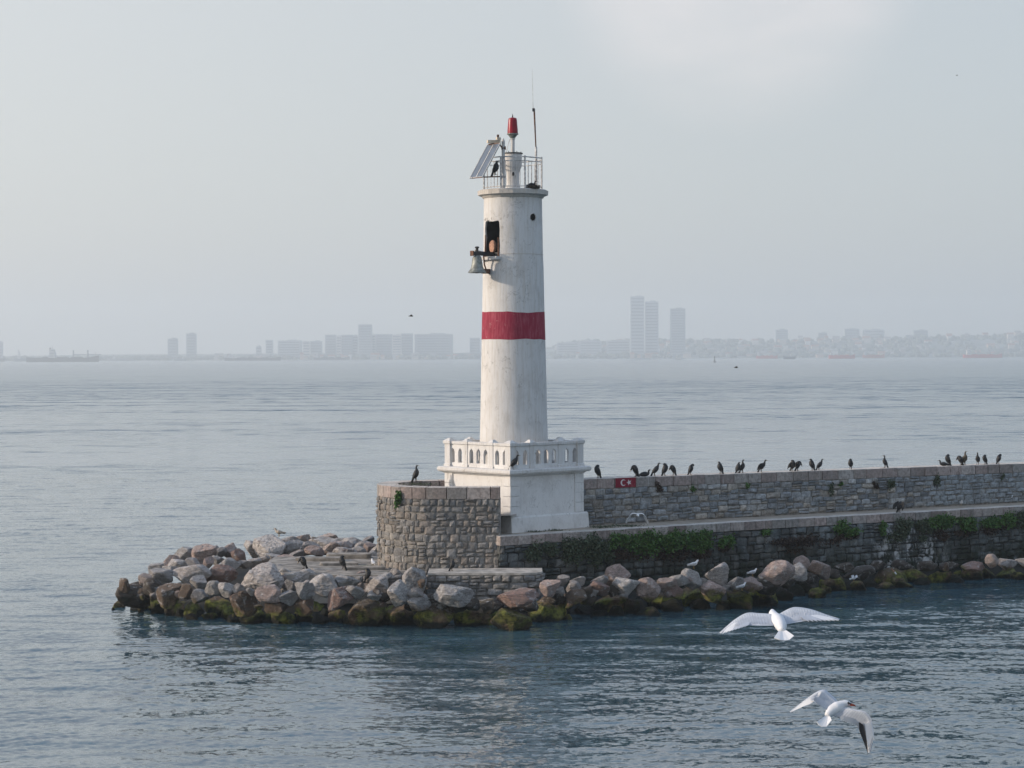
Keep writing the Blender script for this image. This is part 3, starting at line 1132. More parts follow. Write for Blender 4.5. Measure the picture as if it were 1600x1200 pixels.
HB = S / 2
square_stack([(HB - 0.04, 3.6), (HB - 0.04, 6.52)], 'base_block', M['render2'])
_pc = AX + e1 * 0.13 - e2 * (HB - 0.10)
_pm = MB()
_pm.rings([[AX + e1 * u_ + e2 * v_ + Vector((0, 0, z_)) - L0 for u_, v_ in ((-HB - .002, -HB - o_), (HB + .22 + o_, -HB - o_), (HB + .22 + o_, HB - .3), (-HB - .002, HB - .3))] for z_, o_ in ((3.62, .10), (4.40, .06), (4.47, .02))])
_pm.build('plinth', M['render2'], lh)
# corner quoins: blocks with visible joints
for sx, sy in ((-1, -1), (1, -1), (-1, 1), (1, 1)):
    z = 4.475
    for k in range(4):
        h = 0.505
        c = AX + e1 * (sx * (HB - 0.29)) + e2 * (sy * (HB - 0.29)) + Vector((0, 0, z + h / 2)) - L0
        link('quoin_block', block_mesh(M['render2'], 0.02, k), lh, c, (0, 0, TH), (0.62, 0.62, h - 0.015))
        z += h
# moulding and cornice slab
square_stack([(HB - 0.02, 6.46), (HB + 0.08, 6.50), (HB + 0.10, 6.55)], 'moulding', M['render2'])
square_stack([(HB + 0.16, 6.552), (HB + 0.25, 6.58), (HB + 0.30, 6.66), (HB + 0.29, 6.78), (HB + 0.22, 6.83), (HB - 0.1, 6.84)], 'cornice', M['render'])
# balustrade with pointed openings
hb = HB - 0.07
posts_t = [0.0, 0.30, 0.70, 1.0]


def arch(cx, z0, w, h):
    pts = [(cx - w / 2, z0), (cx + w / 2, z0), (cx + w / 2, z0 + h * 0.72)]
    pts += [(cx + w * 0.36, z0 + h * 0.86), (cx + w * 0.12, z0 + h * 0.93), (cx, z0 + h), (cx - w * 0.12, z0 + h * 0.93), (cx - w * 0.36, z0 + h * 0.86), (cx - w / 2, z0 + h * 0.72)]
    return pts


ZB = 6.84
post_done = set()
for fi in range(4):
    rot = Matrix.Rotation(TH + fi * math.pi / 2, 3, 'Z')
    d = rot @ Vector((1, 0, 0))
    inn_ = rot @ Vector((0, 1, 0))
    o0 = AX - d * hb - inn_ * hb
    Lf = 2 * hb
    for bi in range(3):
        ua, ub = posts_t[bi] * Lf + 0.16, posts_t[bi + 1] * Lf - 0.16
        nh = (2, 3, 2)[bi]
        step = (ub - ua) / nh
        holes = [arch(ua + step * (k + 0.5), ZB + 0.20, 0.30, 0.76) for k in range(nh)]
        pl = holed([(ua, ZB - 0.005), (ub, ZB - 0.005), (ub, ZB + 1.14), (ua, ZB + 1.14)], holes, 0.12,
                   lambda u, v, w: o0 + d * u + inn_ * (w + 0.02) + Vector((0, 0, v)) - L0)
        o = pl.build('balustrade_panel', M['render2'], lh)
        fix_normals(o.data)
        cc = o0 + d * ((ua + ub) / 2) + inn_ * 0.12 + Vector((0, 0, ZB + 1.215)) - L0
        link('handrail', block_mesh(M['render'], 0.08, bi), lh, cc, (0, 0, TH + fi * math.pi / 2), (ub - ua, 0.34, 0.15))
    for k in range(3):
        c = o0 + d * (posts_t[k] * Lf) + inn_ * (0.14 if k else 0.14)
        if k == 0: c = o0 + d * 0.12 + inn_ * 0.12
        pmb = MB()
        big = 0.40 if k == 0 else 0.30
        prof = [(big / 2 + .04, ZB - .004), (big / 2 + .04, ZB + .10), (big / 2, ZB + .13), (big / 2, ZB + 1.12), (big / 2 + .06, ZB + 1.16), (big / 2 + .06, ZB + 1.30),
                (big / 2, ZB + 1.34), (0.08, ZB + 1.43)]
        pmb.rings([[c + d * (a * hh) + inn_ * (b * hh) + Vector((0, 0, z)) - L0 for a, b in ((-1, -1), (1, -1), (1, 1), (-1, 1))] for hh, z in prof])
        pmb.build('baluster_post', M['render'], lh)

# shaft
def ty(y):     # photo row -> height on the tower axis
    return H + (HY - y) * AX.y / F


prof_z = [(1.80, 6.80), (1.775, 7.6), (1.745, 8.2), (1.71, 9.6), (1.665, 12.0), (1.635, 13.33), (1.60, 14.7), (1.56, 17.0), (1.53, 17.62), (1.505, 19.5), (1.49, 20.58)]


def rad(z):
    return interp([(b, a) for a, b in prof_z], z)


seg = 72
zs = [6.80 + (20.58 - 6.80) * k / 60 for k in range(61)]
mb = MB()
mb.rings([[(rad(z) * math.cos(2 * math.pi * k / seg), rad(z) * math.sin(2 * math.pi * k / seg), z - 3.7) for k in range(seg)] for z in zs])
shaft = mb.build('tower_shaft', M['render'], lh)
NL = Vector((-math.cos(R(41)), -math.sin(R(41)), 0))     # the bell door faces this way
NR_ = Vector((math.sin(TH), -math.cos(TH), 0))
TL = Vector((-NL.y, NL.x, 0))


def apply_bool(obj, cutmb):
    cut = cutmb.build('cutter')
    fix_normals(cut.data)
    cut.location = (AX.x, AX.y, 3.7)
    md = obj.modifiers.new('b', 'BOOLEAN')
    md.operation = 'DIFFERENCE'
    md.object = cut
    md.solver = 'EXACT'
    bpy.context.view_layer.update()
    dg = bpy.context.evaluated_depsgraph_get()
    me = bpy.data.meshes.new_from_object(obj.evaluated_get(dg))
    obj.modifiers.clear()
    if len(me.polygons) > 100:
        obj.data = me
        me.materials.clear()
        me.materials.append(M['render'])
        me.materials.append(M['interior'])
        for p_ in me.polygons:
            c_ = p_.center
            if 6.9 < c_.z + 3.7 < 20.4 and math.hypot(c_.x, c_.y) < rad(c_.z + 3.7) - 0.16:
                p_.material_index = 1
    bpy.data.objects.remove(cut)


zb0, zb1 = ty(402), ty(347)
outl = [(-.62, zb0), (.56, zb0), (.60, zb0 + .5), (.57, zb0 + .9), (.58, zb0 + 1.3), (.55, zb1 - .10), (.50, zb1 + .0), (.1, zb1 - .05), (-.2, zb1 + .04), (-.5, zb1 - .03), (-.58, zb1 - .4), (-.52, zb0 + 1.0), (-.60, zb0 + .5)]
cb = MB()
def nP(u, z, r): return NL * r + TL * u + Vector((0, 0, z - 3.7))
cb.rings([[nP(u, z, r) for u, z in outl] for r in (0.1, 1.30, 2.2)])
apply_bool(shaft, cb)
cp = MB()
TR_ = Vector((-NR_.y, NR_.x, 0))
zp = ty(342)
cp.rings([[NR_ * r + TR_ * (0.19 * math.cos(a)) + Vector((0, 0, zp - 3.7 + 0.19 * math.sin(a))) for a in [k * math.pi / 10 for k in range(20)]] for r in (1.0, 2.0)])
apply_bool(shaft, cp)
smooth_by_angle(shaft.data, 35)
# red band, slightly uneven hand-painted edge
bz0, bz1 = ty(530.3), ty(488.3)
mb = MB()
def bp(k, t):
    a = 2 * math.pi * k / seg
    z = (bz0 if t == 0 else bz1) + 0.06 * noise.noise(Vector((math.cos(a) * 3, math.sin(a) * 2, 3.3 + t * 5))) + (0.03 * math.sin(a * 2 + 1) if t else 0)
    return z, a
rr_ = []
for (t, off) in ((0, -0.02), (0, 0.006), (1, 0.006), (1, -0.02)):
    ring = []
    for k in range(seg):
        z, a = bp(k, t)
        r = rad(z) + off
        ring.append((r * math.cos(a), r * math.sin(a), z - 3.7))
    rr_.append(ring)
mb.rings(rr_, cap=False)
o = mb.build('red_band', M['red'], lh)
smooth_by_angle(o.data, 40)
# joint ridge and lintel roughness around the bell door
for zj, dr in ((17.64, 0.014), (19.0, 0.0)):
    if dr:
        mb = MB()
        mb.rings([[((rad(zj) + f) * math.cos(2 * math.pi * k / seg), (rad(zj) + f) * math.sin(2 * math.pi * k / seg), zj + g - 3.7) for k in range(seg) if not (R(190) < 2 * math.pi * k / seg < R(250))] for f, g in ((-.02, 0), (dr, 0.0), (dr, .03), (-.02, .05))], cap=False, close=False)
        mb.build('render_joint', M['gallery'], lh)
# broken render lumps over and beside the opening
lump = MB()
rnd = random.Random(5)
for k in range(16):
    if k < 8: u, z = -0.66 + k * 0.18, zb1 + rnd.uniform(.02, .12)
    elif k < 12: u, z = 0.66, zb0 + (k - 8) * .42 + .2
    else: u, z = -0.68, zb0 + (k - 12) * .42 + .2
    r = math.sqrt(max(0.1, 1.5 ** 2 - u * u))
    c = nP(u, z, r)
    q_ = rnd.uniform(.45, .95)
    c = c - NL * 0.05
    lump.lathe([(0.02, -.12 * q_), (0.09 * q_, -.06), (0.10 * q_, .04), (0.03, .13 * q_)], c, 5)
lump.build('broken_edge', M['gallery'], lh)
# door sill
sl = MB()
sl.box(nP(0.0, zb0 - 0.10, 1.42), (0.62, 1.35, 0.16), M=Matrix((NL, TL, Vector((0, 0, 1)))).transposed())
sl.build('door_sill', M['render'], lh)
# porthole ring and glass
pr = MB()
rg = []
for k in range(20):
    a = k * math.pi / 10
    rg.append(NR_ * (math.sqrt(1.5 ** 2 - (0.2 * math.cos(a)) ** 2) + 0.01) + TR_ * (0.2 * math.cos(a)) + Vector((0, 0, zp - 3.7 + 0.2 * math.sin(a))))
pr.tube(rg + [rg[0]], 0.022, 6)
pr.build('porthole_ring', M['iron'], lh)
pg = MB()
pg.add([NR_ * 1.28 + TR_ * (0.19 * math.cos(a)) + Vector((0, 0, zp - 3.7 + 0.19 * math.sin(a))) for a in [k * math.pi / 10 for k in range(20)]], [tuple(range(20))])
pg.build('porthole_glass', M['dark'], lh)

# gallery slab
gs = MB()
gs.lathe([(1.47, 20.50 - 3.7), (1.56, 20.56 - 3.7), (1.62, 20.64 - 3.7), (1.80, 20.70 - 3.7), (1.82, 20.92 - 3.7), (1.74, 20.96 - 3.7), (0.1, 20.99 - 3.7)], seg=16)
gs.build('gallery_slab', M['gallery'], lh)
# lantern pedestal
pd = MB()
pd.lathe([(0.42, 20.97 - 3.7), (0.38, 21.12 - 3.7), (0.33, 21.3 - 3.7), (0.33, 21.85 - 3.7), (0.37, 22.0 - 3.7), (0.46, 22.2 - 3.7), (0.47, 22.82 - 3.7)], seg=16)
o = pd.build('lantern_pedestal', M['render'], lh)
smooth_by_angle(o.data, 45)
hp = MB()
hp.lathe([(0.055, -.01), (0.06, 0.01)], (0, 0, 0), 12)
o = hp.build('inspection_hole', M['dark'], lh, loc=Vector((0.02, -0.335, 21.78 - 3.7)), rot=(R(90), 0, 0), scale=(1, 1.8, 1))
pt_ = MB()
pt_.lathe([(0.50, 22.822 - 3.7), (0.52, 22.84 - 3.7), (0.52, 22.88 - 3.7), (0.3, 22.90 - 3.7)], seg=20)
pt_.build('top_plate', M['dark'], lh)

# railing
rz_ = 20.97 - 3.7
RRAD = 1.60
NP = 8
angs = [R(22.5 + 45 * k - 90) for k in range(NP)]
pl_ = [Vector((RRAD * math.cos(a), RRAD * math.sin(a), 0)) for a in angs]
ztop = ty(249.5) - 3.7
for k in range(NP):
    p = MB().tube([pl_[k] + Vector((0, 0, rz_ - .05)), pl_[k] + Vector((0, 0, ztop + (0.06 if k in (0, 1) else 0)))], 0.042 if k in (0, 7) else 0.034, 8)
    p.build('railing_post', M['iron'], lh)
for zz, r in ((ztop, 0.033), (ztop - 0.20, 0.025), (rz_ + 0.10, 0.026)):
    for k in range(NP):
        a, b = pl_[k], pl_[(k + 1) % NP]
        MB().tube([a + Vector((0, 0, zz)), b + Vector((0, 0, zz))], r, 6).build('railing_rail', M['iron'], lh)
for k in range(NP):
    a, b = pl_[k], pl_[(k + 1) % NP]
    for j in range(1, 5):
        if (k, j) in ((6, 2), (2, 1)): continue
        q = a.lerp(b, j / 5)
        MB().tube([q + Vector((0, 0, rz_ + .1)), q + Vector((0, 0, ztop - .20))], 0.014, 5).build('railing_bar', M['iron'], lh)

# ---- beacon lamp on the pedestal
bl = empty('beacon_lamp', (AX.x, AX.y, 22.90), 'red glass beacon lamp on a short white pole at the very top of the lighthouse', 'beacon')
MB().lathe([(0.10, -0.002), (0.10, 0.66), (0.13, 0.68), (0.13, 0.72), (0.09, 0.73)], seg=14).build('lamp_pole', M['render'], bl)
MB().lathe([(0.11, 0.732), (0.24, 0.90), (0.30, 0.93), (0.30, 0.97), (0.2, 0.98)], seg=18).build('lamp_mount', M['bronze'], bl)
o = MB().lathe([(0.272, 0.982), (0.268, 1.15), (0.245, 1.40), (0.225, 1.66), (0.205, 1.75), (0.12, 1.79)], seg=24).build('lens', M['lens'], bl)
smooth_by_angle(o.data, 50)
MB().lathe([(0.035, 1.79), (0.03, 1.86), (0.015, 1.95), (0.004, 2.0)], seg=8).build('bird_spike', M['dark'], bl)
for k in range(6):
    a = k * R(60)
    MB().lathe([(0.02, 0.0), (0.02, 0.05)], (0.42 * math.cos(a), 0.42 * math.sin(a), 0.0), 6).build('bolt', M['dark'], bl)
MB().tube([(-0.34, -.05, 0.0), (-0.25, -.05, 0.35), (-0.14, -.03, 0.70)], 0.016, 5).build('cable', M['iron'], bl)

# ---- antenna mast
am = empty('antenna_mast', (AX.x + 1.20, AX.y - 0.55, 20.97), 'tall thin radio antenna mast on the right side of the lighthouse gallery', 'antenna')
MB().tube([(0, 0, 0), (-.01, 0, 2.15)], 0.062, 10).build('lower_pole', M['iron'], am)
MB().tube([(-.01, 0, 1.9), (-.10, 0, 4.08)], [0.03, 0.045], 8).build('upper_pole', M['rust'], am)
MB().tube([(-.02, 0, 2.1), (-.05, 0, 3.4)], 0.028, 8).build('sleeve', M['iron'], am)
MB().box((-.13, 0, 4.05), (0.13, 0.09, 0.16)).build('whip_clamp', M['dark'], am)
MB().tube([(-.15, 0, 4.0), (-.16, 0, 4.4), (-.19, 0, 6.10)], [0.02, 0.012, 0.008], 6).build('whip', M['iron'], am)

# ---- solar panel on its own post
sp = empty('solar_panel', (AX.x - 0.48, AX.y - 1.25, 20.97), 'tilted two-strip solar panel on a white post at the left of the gallery', 'solar panel')
MB().lathe([(0.085, 0), (0.085, 2.38), (0.075, 2.42), (0.04, 2.50), (0.0, 2.56)], seg=10).build('post', M['render'], sp)
tl = Vector((-0.80, 0.10, 2.22)); uu = Vector((.66, -.72, 0)); vv = Vector((-.90, -.50, -1.74))
nn = uu.cross(vv).normalized()
if nn.y > 0: nn = -nn


def panel_part(u0, u1, v0, v1, t0, t1):
    vs = [tl + uu * u + vv * v + nn * w for w in (t0, t1) for u, v in ((u0, v0), (u1, v0), (u1, v1), (u0, v1))]
    return MB().add(vs, [(0, 3, 2, 1), (4, 5, 6, 7), (0, 1, 5, 4), (1, 2, 6, 5), (2, 3, 7, 6), (3, 0, 4, 7)])


panel_part(0, 1, 0, 1, -0.04, 0.0).build('backing', M['iron'], sp)
panel_part(0.03, 0.475, 0.015, 0.985, 0.003, 0.012).build('cell_strip', M['cells'], sp)
panel_part(0.525, 0.97, 0.015, 0.985, 0.003, 0.012).build('cell_strip', M['cells'], sp)
fr_ = MB()
for u0, u1, v0, v1 in ((0, .028, 0, 1), (.972, 1, 0, 1), (.478, .522, 0, 1)):
    b_ = panel_part(u0, u1, v0, v1, 0.001, 0.03); fr_.add(b_.v, b_.f)
for u0, u1, v0, v1 in ((.03, .476, 0, .013), (.524, .97, 0, .013), (.03, .476, .987, 1), (.524, .97, .987, 1)):
    b_ = panel_part(u0, u1, v0, v1, 0.002, 0.029); fr_.add(b_.v, b_.f)
fr_.build('panel_frame', M['render'], sp)
# cell joints
for cu in (0.25, 0.75):
    pass
MB().tube([tl + uu * 0.1 + Vector((0, 0, .0)), tl + uu * 0.9, Vector((-.1, -.05, 2.10)), Vector((0, 0, 2.08))], 0.045, 6).build('top_bracket', M['rust'], sp)
MB().tube([tl + vv + uu * 0.2, tl + vv + uu * 0.95, Vector((0, 0, 0.60))], 0.035, 6).build('lower_arm', M['rust'], sp)
MB().tube([Vector((-.1, 0, 0.59)), Vector((0.1, 0, 0.62))], 0.10, 8).build('arm_collar', M['iron'], sp)
MB().tube([Vector((-.1, 0, 2.02)), Vector((0.13, 0, 2.05))], 0.09, 8).build('top_collar', M['rust'], sp)
jb = MB()
jb.box(tl + uu * 0.45 + Vector((0.02, 0.1, 0.13)), (0.66, 0.30, 0.14), 0.2)
jb.build('equipment_box', M['paleplastic'], sp)
MB().box(tl + uu * 0.6 + Vector((0.16, 0.05, 0.27)), (0.22, 0.14, 0.12), 0.5).build('clamp_block', M['paleplastic'], sp)
MB().box(tl + uu * 0.6 + Vector((0.14, 0.05, 0.40)), (0.10, 0.10, 0.14), 0.2).build('clamp_block', M['rust'], sp)

# ---- fog bell
zbell = ty(401.5)
bell = empty('fog_bell', (AX.x + NL.x * 1.5, AX.y + NL.y * 1.5, zbell), 'big weathered fog bell hanging on a beam outside the tower door', 'bell')
bo = AX + Vector((0, 0, 0))
MM = Matrix((NL, TL, Vector((0, 0, 1)))).transposed()
def bq(r, u, dz): return MM @ Vector((r - 1.5, u, dz))
MB().box(bq(1.85, 0.0, 0.10), (1.85, 0.13, 0.20), M=MM).build('beam', M['dark'], bell)
MB().box(bq(2.75, 0.0, 0.10), (0.06, 0.24, 0.26), M=MM).build('beam_end_plate', M['rust'], bell)
MB().tube([bq(1.5, -.2, 0.16), bq(2.0, -.22, 0.22), bq(2.5, -.1, 0.26)], 0.04, 6).build('striker_rod', M['iron'], bell)
MB().lathe([(0.07, 0.18), (0.07, 0.36), (0.11, 0.38), (0.11, 0.44), (0.05, 0.46)], bq(2.42, 0, 0), 8).build('hanger_bolt', M['dark'], bell)
o = MB().lathe([(0.04, 0.02), (0.12, 0.0), (0.20, -.05), (0.235, -.14), (0.26, -.34), (0.30, -.55), (0.36, -.70), (0.46, -.84), (0.475, -.87), (0.44, -.88), (0.34, -.70), (0.2, -.2), (0.02, -.1)], bq(2.42, 0, 0), 28).build('bell_body', M['bronze'], bell)
smooth_by_angle(o.data, 50)
MB().tube([bq(2.42, 0, -.1), bq(2.42, 0, -.80), bq(2.42, 0, -.90)], [0.02, 0.03, 0.07], 8).build('clapper', M['dark'], bell)
MB().tube([bq(1.95, -.05, 0.05), bq(1.85, -.1, -.45), bq(1.78, -.05, -.70)], 0.045, 6).build('striker_arm', M['rust'], bell)
MB().box(bq(1.80, -.05, -.78), (0.42, 0.20, 0.24), M=MM).build('striker_hammer', M['rust'], bell)
# orange drum of the bell machine inside the door
dr = empty('bell_machine', AX + NL * 1.1 + Vector((0, 0, zb0)), 'faded orange rounded drum of bell machinery inside the tower door', 'machine')
dd = MB()
dd.lathe([(0.02, -.10), (0.22, -.09), (0.26, -.03), (0.26, .03), (0.22, .09), (0.02, .10)], seg=20)
o = dd.build('drum', M['orange'], dr, loc=NL * 0.18 - TL * 0.10 + Vector((0, 0, 0.50)), scale=(0.88, 1.30, 1))
o.rotation_euler = (R(90), 0, math.atan2(NL.y, NL.x) + R(90))
MB().tube([NL * .33 + TL * .52, NL * .33 + TL * .50 + Vector((0, 0, .95))], [.06, .035], 6).build('frame_bar', M['rust'], dr)
MB().tube([NL * .33 - TL * .54, NL * .33 - TL * .50 + Vector((0, 0, 1.1))], [.05, .03], 6).build('frame_bar', M['rust'], dr)
MB().box(Vector((0, 0, 0.10)), (0.5, 0.9, 0.20), math.atan2(NL.y, NL.x)).build('machine_bed', M['dark'], dr)
MB().tube([NL * .1 - TL * .35 + Vector((0, 0, .2)), NL * .1 - TL * .38 + Vector((0, 0, .75))], 0.05, 8).build('lever', M['rust'], dr)

# ------------------------------------------------------------------ boulders
def rock_mesh(seed, sub=4):
    rnd = random.Random(seed)
    bm = bmesh.new()
    bmesh.ops.create_icosphere(bm, subdivisions=sub, radius=1.0)
    planes = []
    for k in range(rnd.randint(7, 10) + 26):
        n_ = Vector((rnd.gauss(0, 1), rnd.gauss(0, 1), rnd.gauss(0, 1))).normalized()
        planes.append((n_, rnd.uniform(0.50, 0.78) if k < 8 else rnd.uniform(0.86, 1.05)))
    off = Vector((seed * 3.1, seed * 1.7, seed * 0.9))
    for v in bm.verts:
        d = v.co.normalized()
        acc = 0.0
        for n_, dist in planes:
            c = n_.dot(d)
            if c > 0.02:
                acc += (c / dist) ** 70
        r = acc ** (-1 / 70) if acc > 0 else 1.1
        r = min(r, 1.22)
        r += 0.04 * noise.noise(d * 1.9 + off) + 0.05 * (abs(noise.noise(d * 4.5 + off)) - 0.2) + 0.022 * noise.noise(d * 11 + off) + 0.012 * noise.noise(d * 24 + off)
        # ledges from bedding
        lz = d.z * r * 5 + noise.noise(d * 1.2 + off) * 1.5
        r += 0.018 * ((lz - math.floor(lz)) - 0.5)
        v.co = d * r
    for ax in range(3):
        lo_, hi_ = min(v.co[ax] for v in bm.verts), max(v.co[ax] for v in bm.verts)
        for v in bm.verts:
            v.co[ax] = (v.co[ax] - (lo_ + hi_) / 2) / (hi_ - lo_) * 2
    me = bpy.data.meshes.new('boulder')
    bm.to_mesh(me)
    bm.free()
    me.materials.append(M['boulder'])
    return me


ROCKS = [rock_mesh(s) for s in range(1, 21)]
TONE = {'p': [(0.62, 0.58, 0.55), (0.66, 0.62, 0.59), (0.54, 0.52, 0.505), (0.60, 0.54, 0.50)],
        'g': [(0.44, 0.425, 0.42), (0.38, 0.37, 0.37), (0.48, 0.44, 0.415)],
        'k': [(0.56, 0.42, 0.37), (0.50, 0.38, 0.335), (0.58, 0.47, 0.42)],
        'r': [(0.34, 0.215, 0.18), (0.31, 0.20, 0.17)],
        'b': [(0.15, 0.095, 0.06), (0.17, 0.115, 0.075)],
        'd': [(0.055, 0.045, 0.035), (0.07, 0.055, 0.04)],
        'm': [(0.10, 0.075, 0.04), (0.12, 0.085, 0.045)]}
WORD = {'p': 'pale grey', 'g': 'grey', 'k': 'pinkish', 'r': 'reddish brown', 'b': 'rusty brown', 'd': 'dark wet', 'm': 'mossy green'}
RL = """195,915,17,22,b 207,932,57,33,d 186,944,20,13,m 240,921,34,30,d 226,906,20,20,k 252,902,36,28,g 246,891,28,22,g 268,880,30,26,k
288,868,38,26,g 281,885,37,20,p 320,869,40,33,k 301,901,57,36,p 312,913,33,26,g 325,882,20,24,k 340,876,22,15,p 347,898,46,33,r 360,884,33,24,g
358,862,22,24,k 373,869,24,22,r 395,858,26,30,p 421,860,54,44,p 456,858,44,28,p 382,882,26,13,p 410,908,66,54,p 447,900,28,22,p 455,914,20,18,g
474,904,37,28,p 476,924,30,28,p 266,932,41,37,b 231,943,42,18,m 272,948,32,28,m 303,952,35,26,m 312,932,28,22,g 290,925,24,24,b 340,946,42,28,b
329,962,24,10,m 358,957,19,22,m 382,943,42,44,b 397,963,45,22,m 419,928,42,28,k 432,946,36,28,b 443,965,37,20,m 452,935,34,24,g 476,948,32,28,b
476,963,35,18,m 336,919,32,22,p 353,922,28,24,p 372,920,20,18,g 505,915,42,37,p 542,912,42,28,p 532,935,46,40,r 575,951,62,52,m 590,915,38,26,p
620,902,25,26,g 600,903,24,14,p 648,909,40,46,p 622,927,34,40,p 625,960,44,34,m 655,942,38,27,g 705,931,58,33,p 678,959,66,44,m 750,957,78,40,m
798,967,60,38,m 808,936,66,32,r 495,950,26,26,m 510,960,24,16,d 527,962,30,20,m 845,957,42,28,m 859,920,34,24,k 880,908,20,17,g 903,909,26,15,p
898,919,26,20,g 856,952,58,36,m 898,936,38,32,b 935,921,32,28,r 937,909,28,18,g 964,899,40,34,k 979,917,44,32,p 951,941,58,32,b 935,959,26,11,d
1013,922,40,38,k 1029,936,40,32,b 1011,955,40,13,m 1042,914,32,22,k 1060,908,36,18,p 1080,905,32,34,p 1076,931,54,32,b 1121,899,38,36,g
1113,925,44,32,k 1155,936,44,30,m 1150,912,28,24,g 1173,914,36,24,k 1190,930,52,32,b 1214,897,56,36,k 1246,894,30,26,p 1253,880,26,22,k
1280,891,32,32,k 1196,918,50,26,d 1259,916,48,26,d 1277,927,28,15,b 1300,911,40,24,m 1337,915,36,14,m 1343,898,52,22,d 1390,900,54,30,m
1382,915,34,10,b 1429,899,48,22,m 1466,900,44,22,m 1518,896,40,20,m 1545,896,22,16,m 1573,896,36,15,k 1550,877,22,22,k 1574,882,32,17,g
1521,886,42,15,r 1482,887,32,15,d 1595,900,30,12,k 1450,886,34,16,d 1410,885,34,16,d 1370,886,30,15,d 1320,888,28,16,d 1600,880,26,16,g 
515,846,38,24,k 494,850,30,18,k 491,861,30,17,k 539,850,34,20,p 560,862,25,16,p 575,846,20,16,g 577,858,21,18,k 582,871,17,22,p 542,863,24,12,p
462,868,30,14,g 705,899,26,10,g 555,925,28,22,g 600,932,26,24,d 585,930,24,16,p 690,945,22,20,d 735,945,30,22,d 770,950,34,22,d 725,968,30,16,d
650,965,28,20,d 600,968,26,18,d 550,968,30,18,d 500,968,28,16,d 455,968,26,14,d 420,965,24,16,m 365,968,20,12,d 300,965,22,10,d 285,958,20,14,d
250,952,24,16,d 215,951,26,10,d 827,948,28,20,d 880,950,26,24,d 910,955,28,14,d 965,956,30,16,d 990,948,32,24,d 1050,947,34,20,d 1095,943,32,20,d
1130,944,26,16,m 1175,940,26,18,d 1225,930,32,20,d 1245,924,28,18,d 1320,918,28,12,d 1360,913,28,12,d 1410,912,32,12,m 1440,910,30,10,d 1490,906,32,12,d
1620,896,40,18,m 1640,885,34,18,k 1655,893,36,16,d 395,880,28,16,g 440,882,30,14,p 425,886,28,12,k 410,876,26,14,g 300,880,26,16,g 345,863,22,16,g
332,860,22,14,p 308,862,24,14,g 265,893,26,18,p 230,928,28,18,d 250,940,30,18,d 520,898,30,14,g 560,900,26,14,k 495,896,28,16,p 435,890,30,16,p
870,935,28,22,d 920,937,26,22,d 960,925,24,18,d 1000,938,26,22,d 1055,925,26,20,r 1095,912,22,16,g 1140,925,26,20,d 1165,926,24,16,d 1230,912,26,18,d
1300,898,24,16,d 1265,905,26,18,d 870,925,24,18,g 915,925,24,18,b 650,928,26,20,g 715,950,26,18,d 672,938,26,18,d 178,951,8,5,b 640,948,20,18,d"""
_r = random.Random(77)
EXTRA = '505,853,44,28,p 527,857,46,28,k 552,853,42,26,p 567,857,32,24,g 480,857,38,24,p 452,852,40,26,g 536,863,32,16,p 470,846,30,20,k 590,862,20,24,p 425,873,34,18,p 447,874,30,14,k'.split()
for _k in range(62):
    _x = _r.uniform(215, 640) if _k < 40 else _r.uniform(640, 1580)
    _lo = interp([(165, 935), (300, 885), (430, 880), (600, 905), (850, 915), (1300, 890), (1600, 880)], _x)
    _hi = interp(YW, _x) - 6
    EXTRA.append('%.0f,%.0f,%.0f,%.0f,%s' % (_x, _r.uniform(_lo, _hi), _r.uniform(10, 19), _r.uniform(8, 14), _r.choice('ppkggb')))
RL += ' ' + ' '.join(EXTRA)
zst = [(165, 45), (600, 58), (900, 60), (1200, 48), (1600, 33), (1800, 32)]
zt_ = [(165, 1.5), (600, 1.75), (900, 1.6), (1200, 1.55), (1800, 1.3)]
recs = []
for k, it in enumerate(RL.split()):
    x, y, w, h, tn = it.split(',')
    x, y, w, h = float(x), float(y), float(w), float(h)
    t_ = (interp(YW, x) - y) / interp(zst, x)
    z = 0.10 + interp(zt_, x) * min(1.0, max(0.0, t_))
    recs.append([x, y, w, h, tn, z, t_])
rowname = ['front row at the waterline', 'second row above the water', 'upper row of the heap', 'far back row']
rows_ = [[], [], [], []]
for r in recs:
    ri = 0 if r[6] < 0.34 else 1 if r[6] < 0.72 else 2 if r[6] < 1.35 else 3
    rows_[ri].append(r)
rnd = random.Random(11)
for ri, rs in enumerate(rows_):
    rs.sort(key=lambda r: r[0])
    for k, (x, y, w, h, tn, z, t_) in enumerate(rs):
        c = at_z(x, y, z)
        mpp = c.y / F
        sx = w * mpp / 2 * 1.06
        sz = h * mpp / 2 * 1.06
        sy = (sx + sz) / 2 * rnd.uniform(0.9, 1.15)
        me = ROCKS[rnd.randrange(len(ROCKS))]
        _f = rnd.uniform(0.88, 1.15)
        cy_, cz_ = c.y + sy * 0.2, c.z
        if t_ < 0.5:
            c0 = at_z(x, y + h / 2, 0.0)
            yc = c0.y + 0.5 * sy
            if t_ < 0.30 or at_y(x, y + h / 2, yc).z < 0.25:
                top_ = at_y(x, y - h / 2, yc).z
                cy_, cz_, sz = yc, (top_ - 0.45) / 2, (top_ + 0.45) / 2
        if tn == 'd': cy_ += 0.45
        o = link('boulder', me, None, (at_y(x, y, cy_).x, cy_, cz_), (rnd.uniform(-.15, .15), rnd.uniform(-.18, .18), rnd.choice([0, math.pi]) + rnd.uniform(-.5, .5)),
                 (sx, sy, sz), tuple(q * _f for q in rnd.choice(TONE[tn])))
        size = 'large ' if w > 44 else 'small ' if w < 26 else ''
        tag(o, '%s%s boulder, %s from the left in the %s' % (size, WORD[tn], ordinal(k + 1), rowname[ri]), 'boulder', 'boulders heaped round the breakwater head')

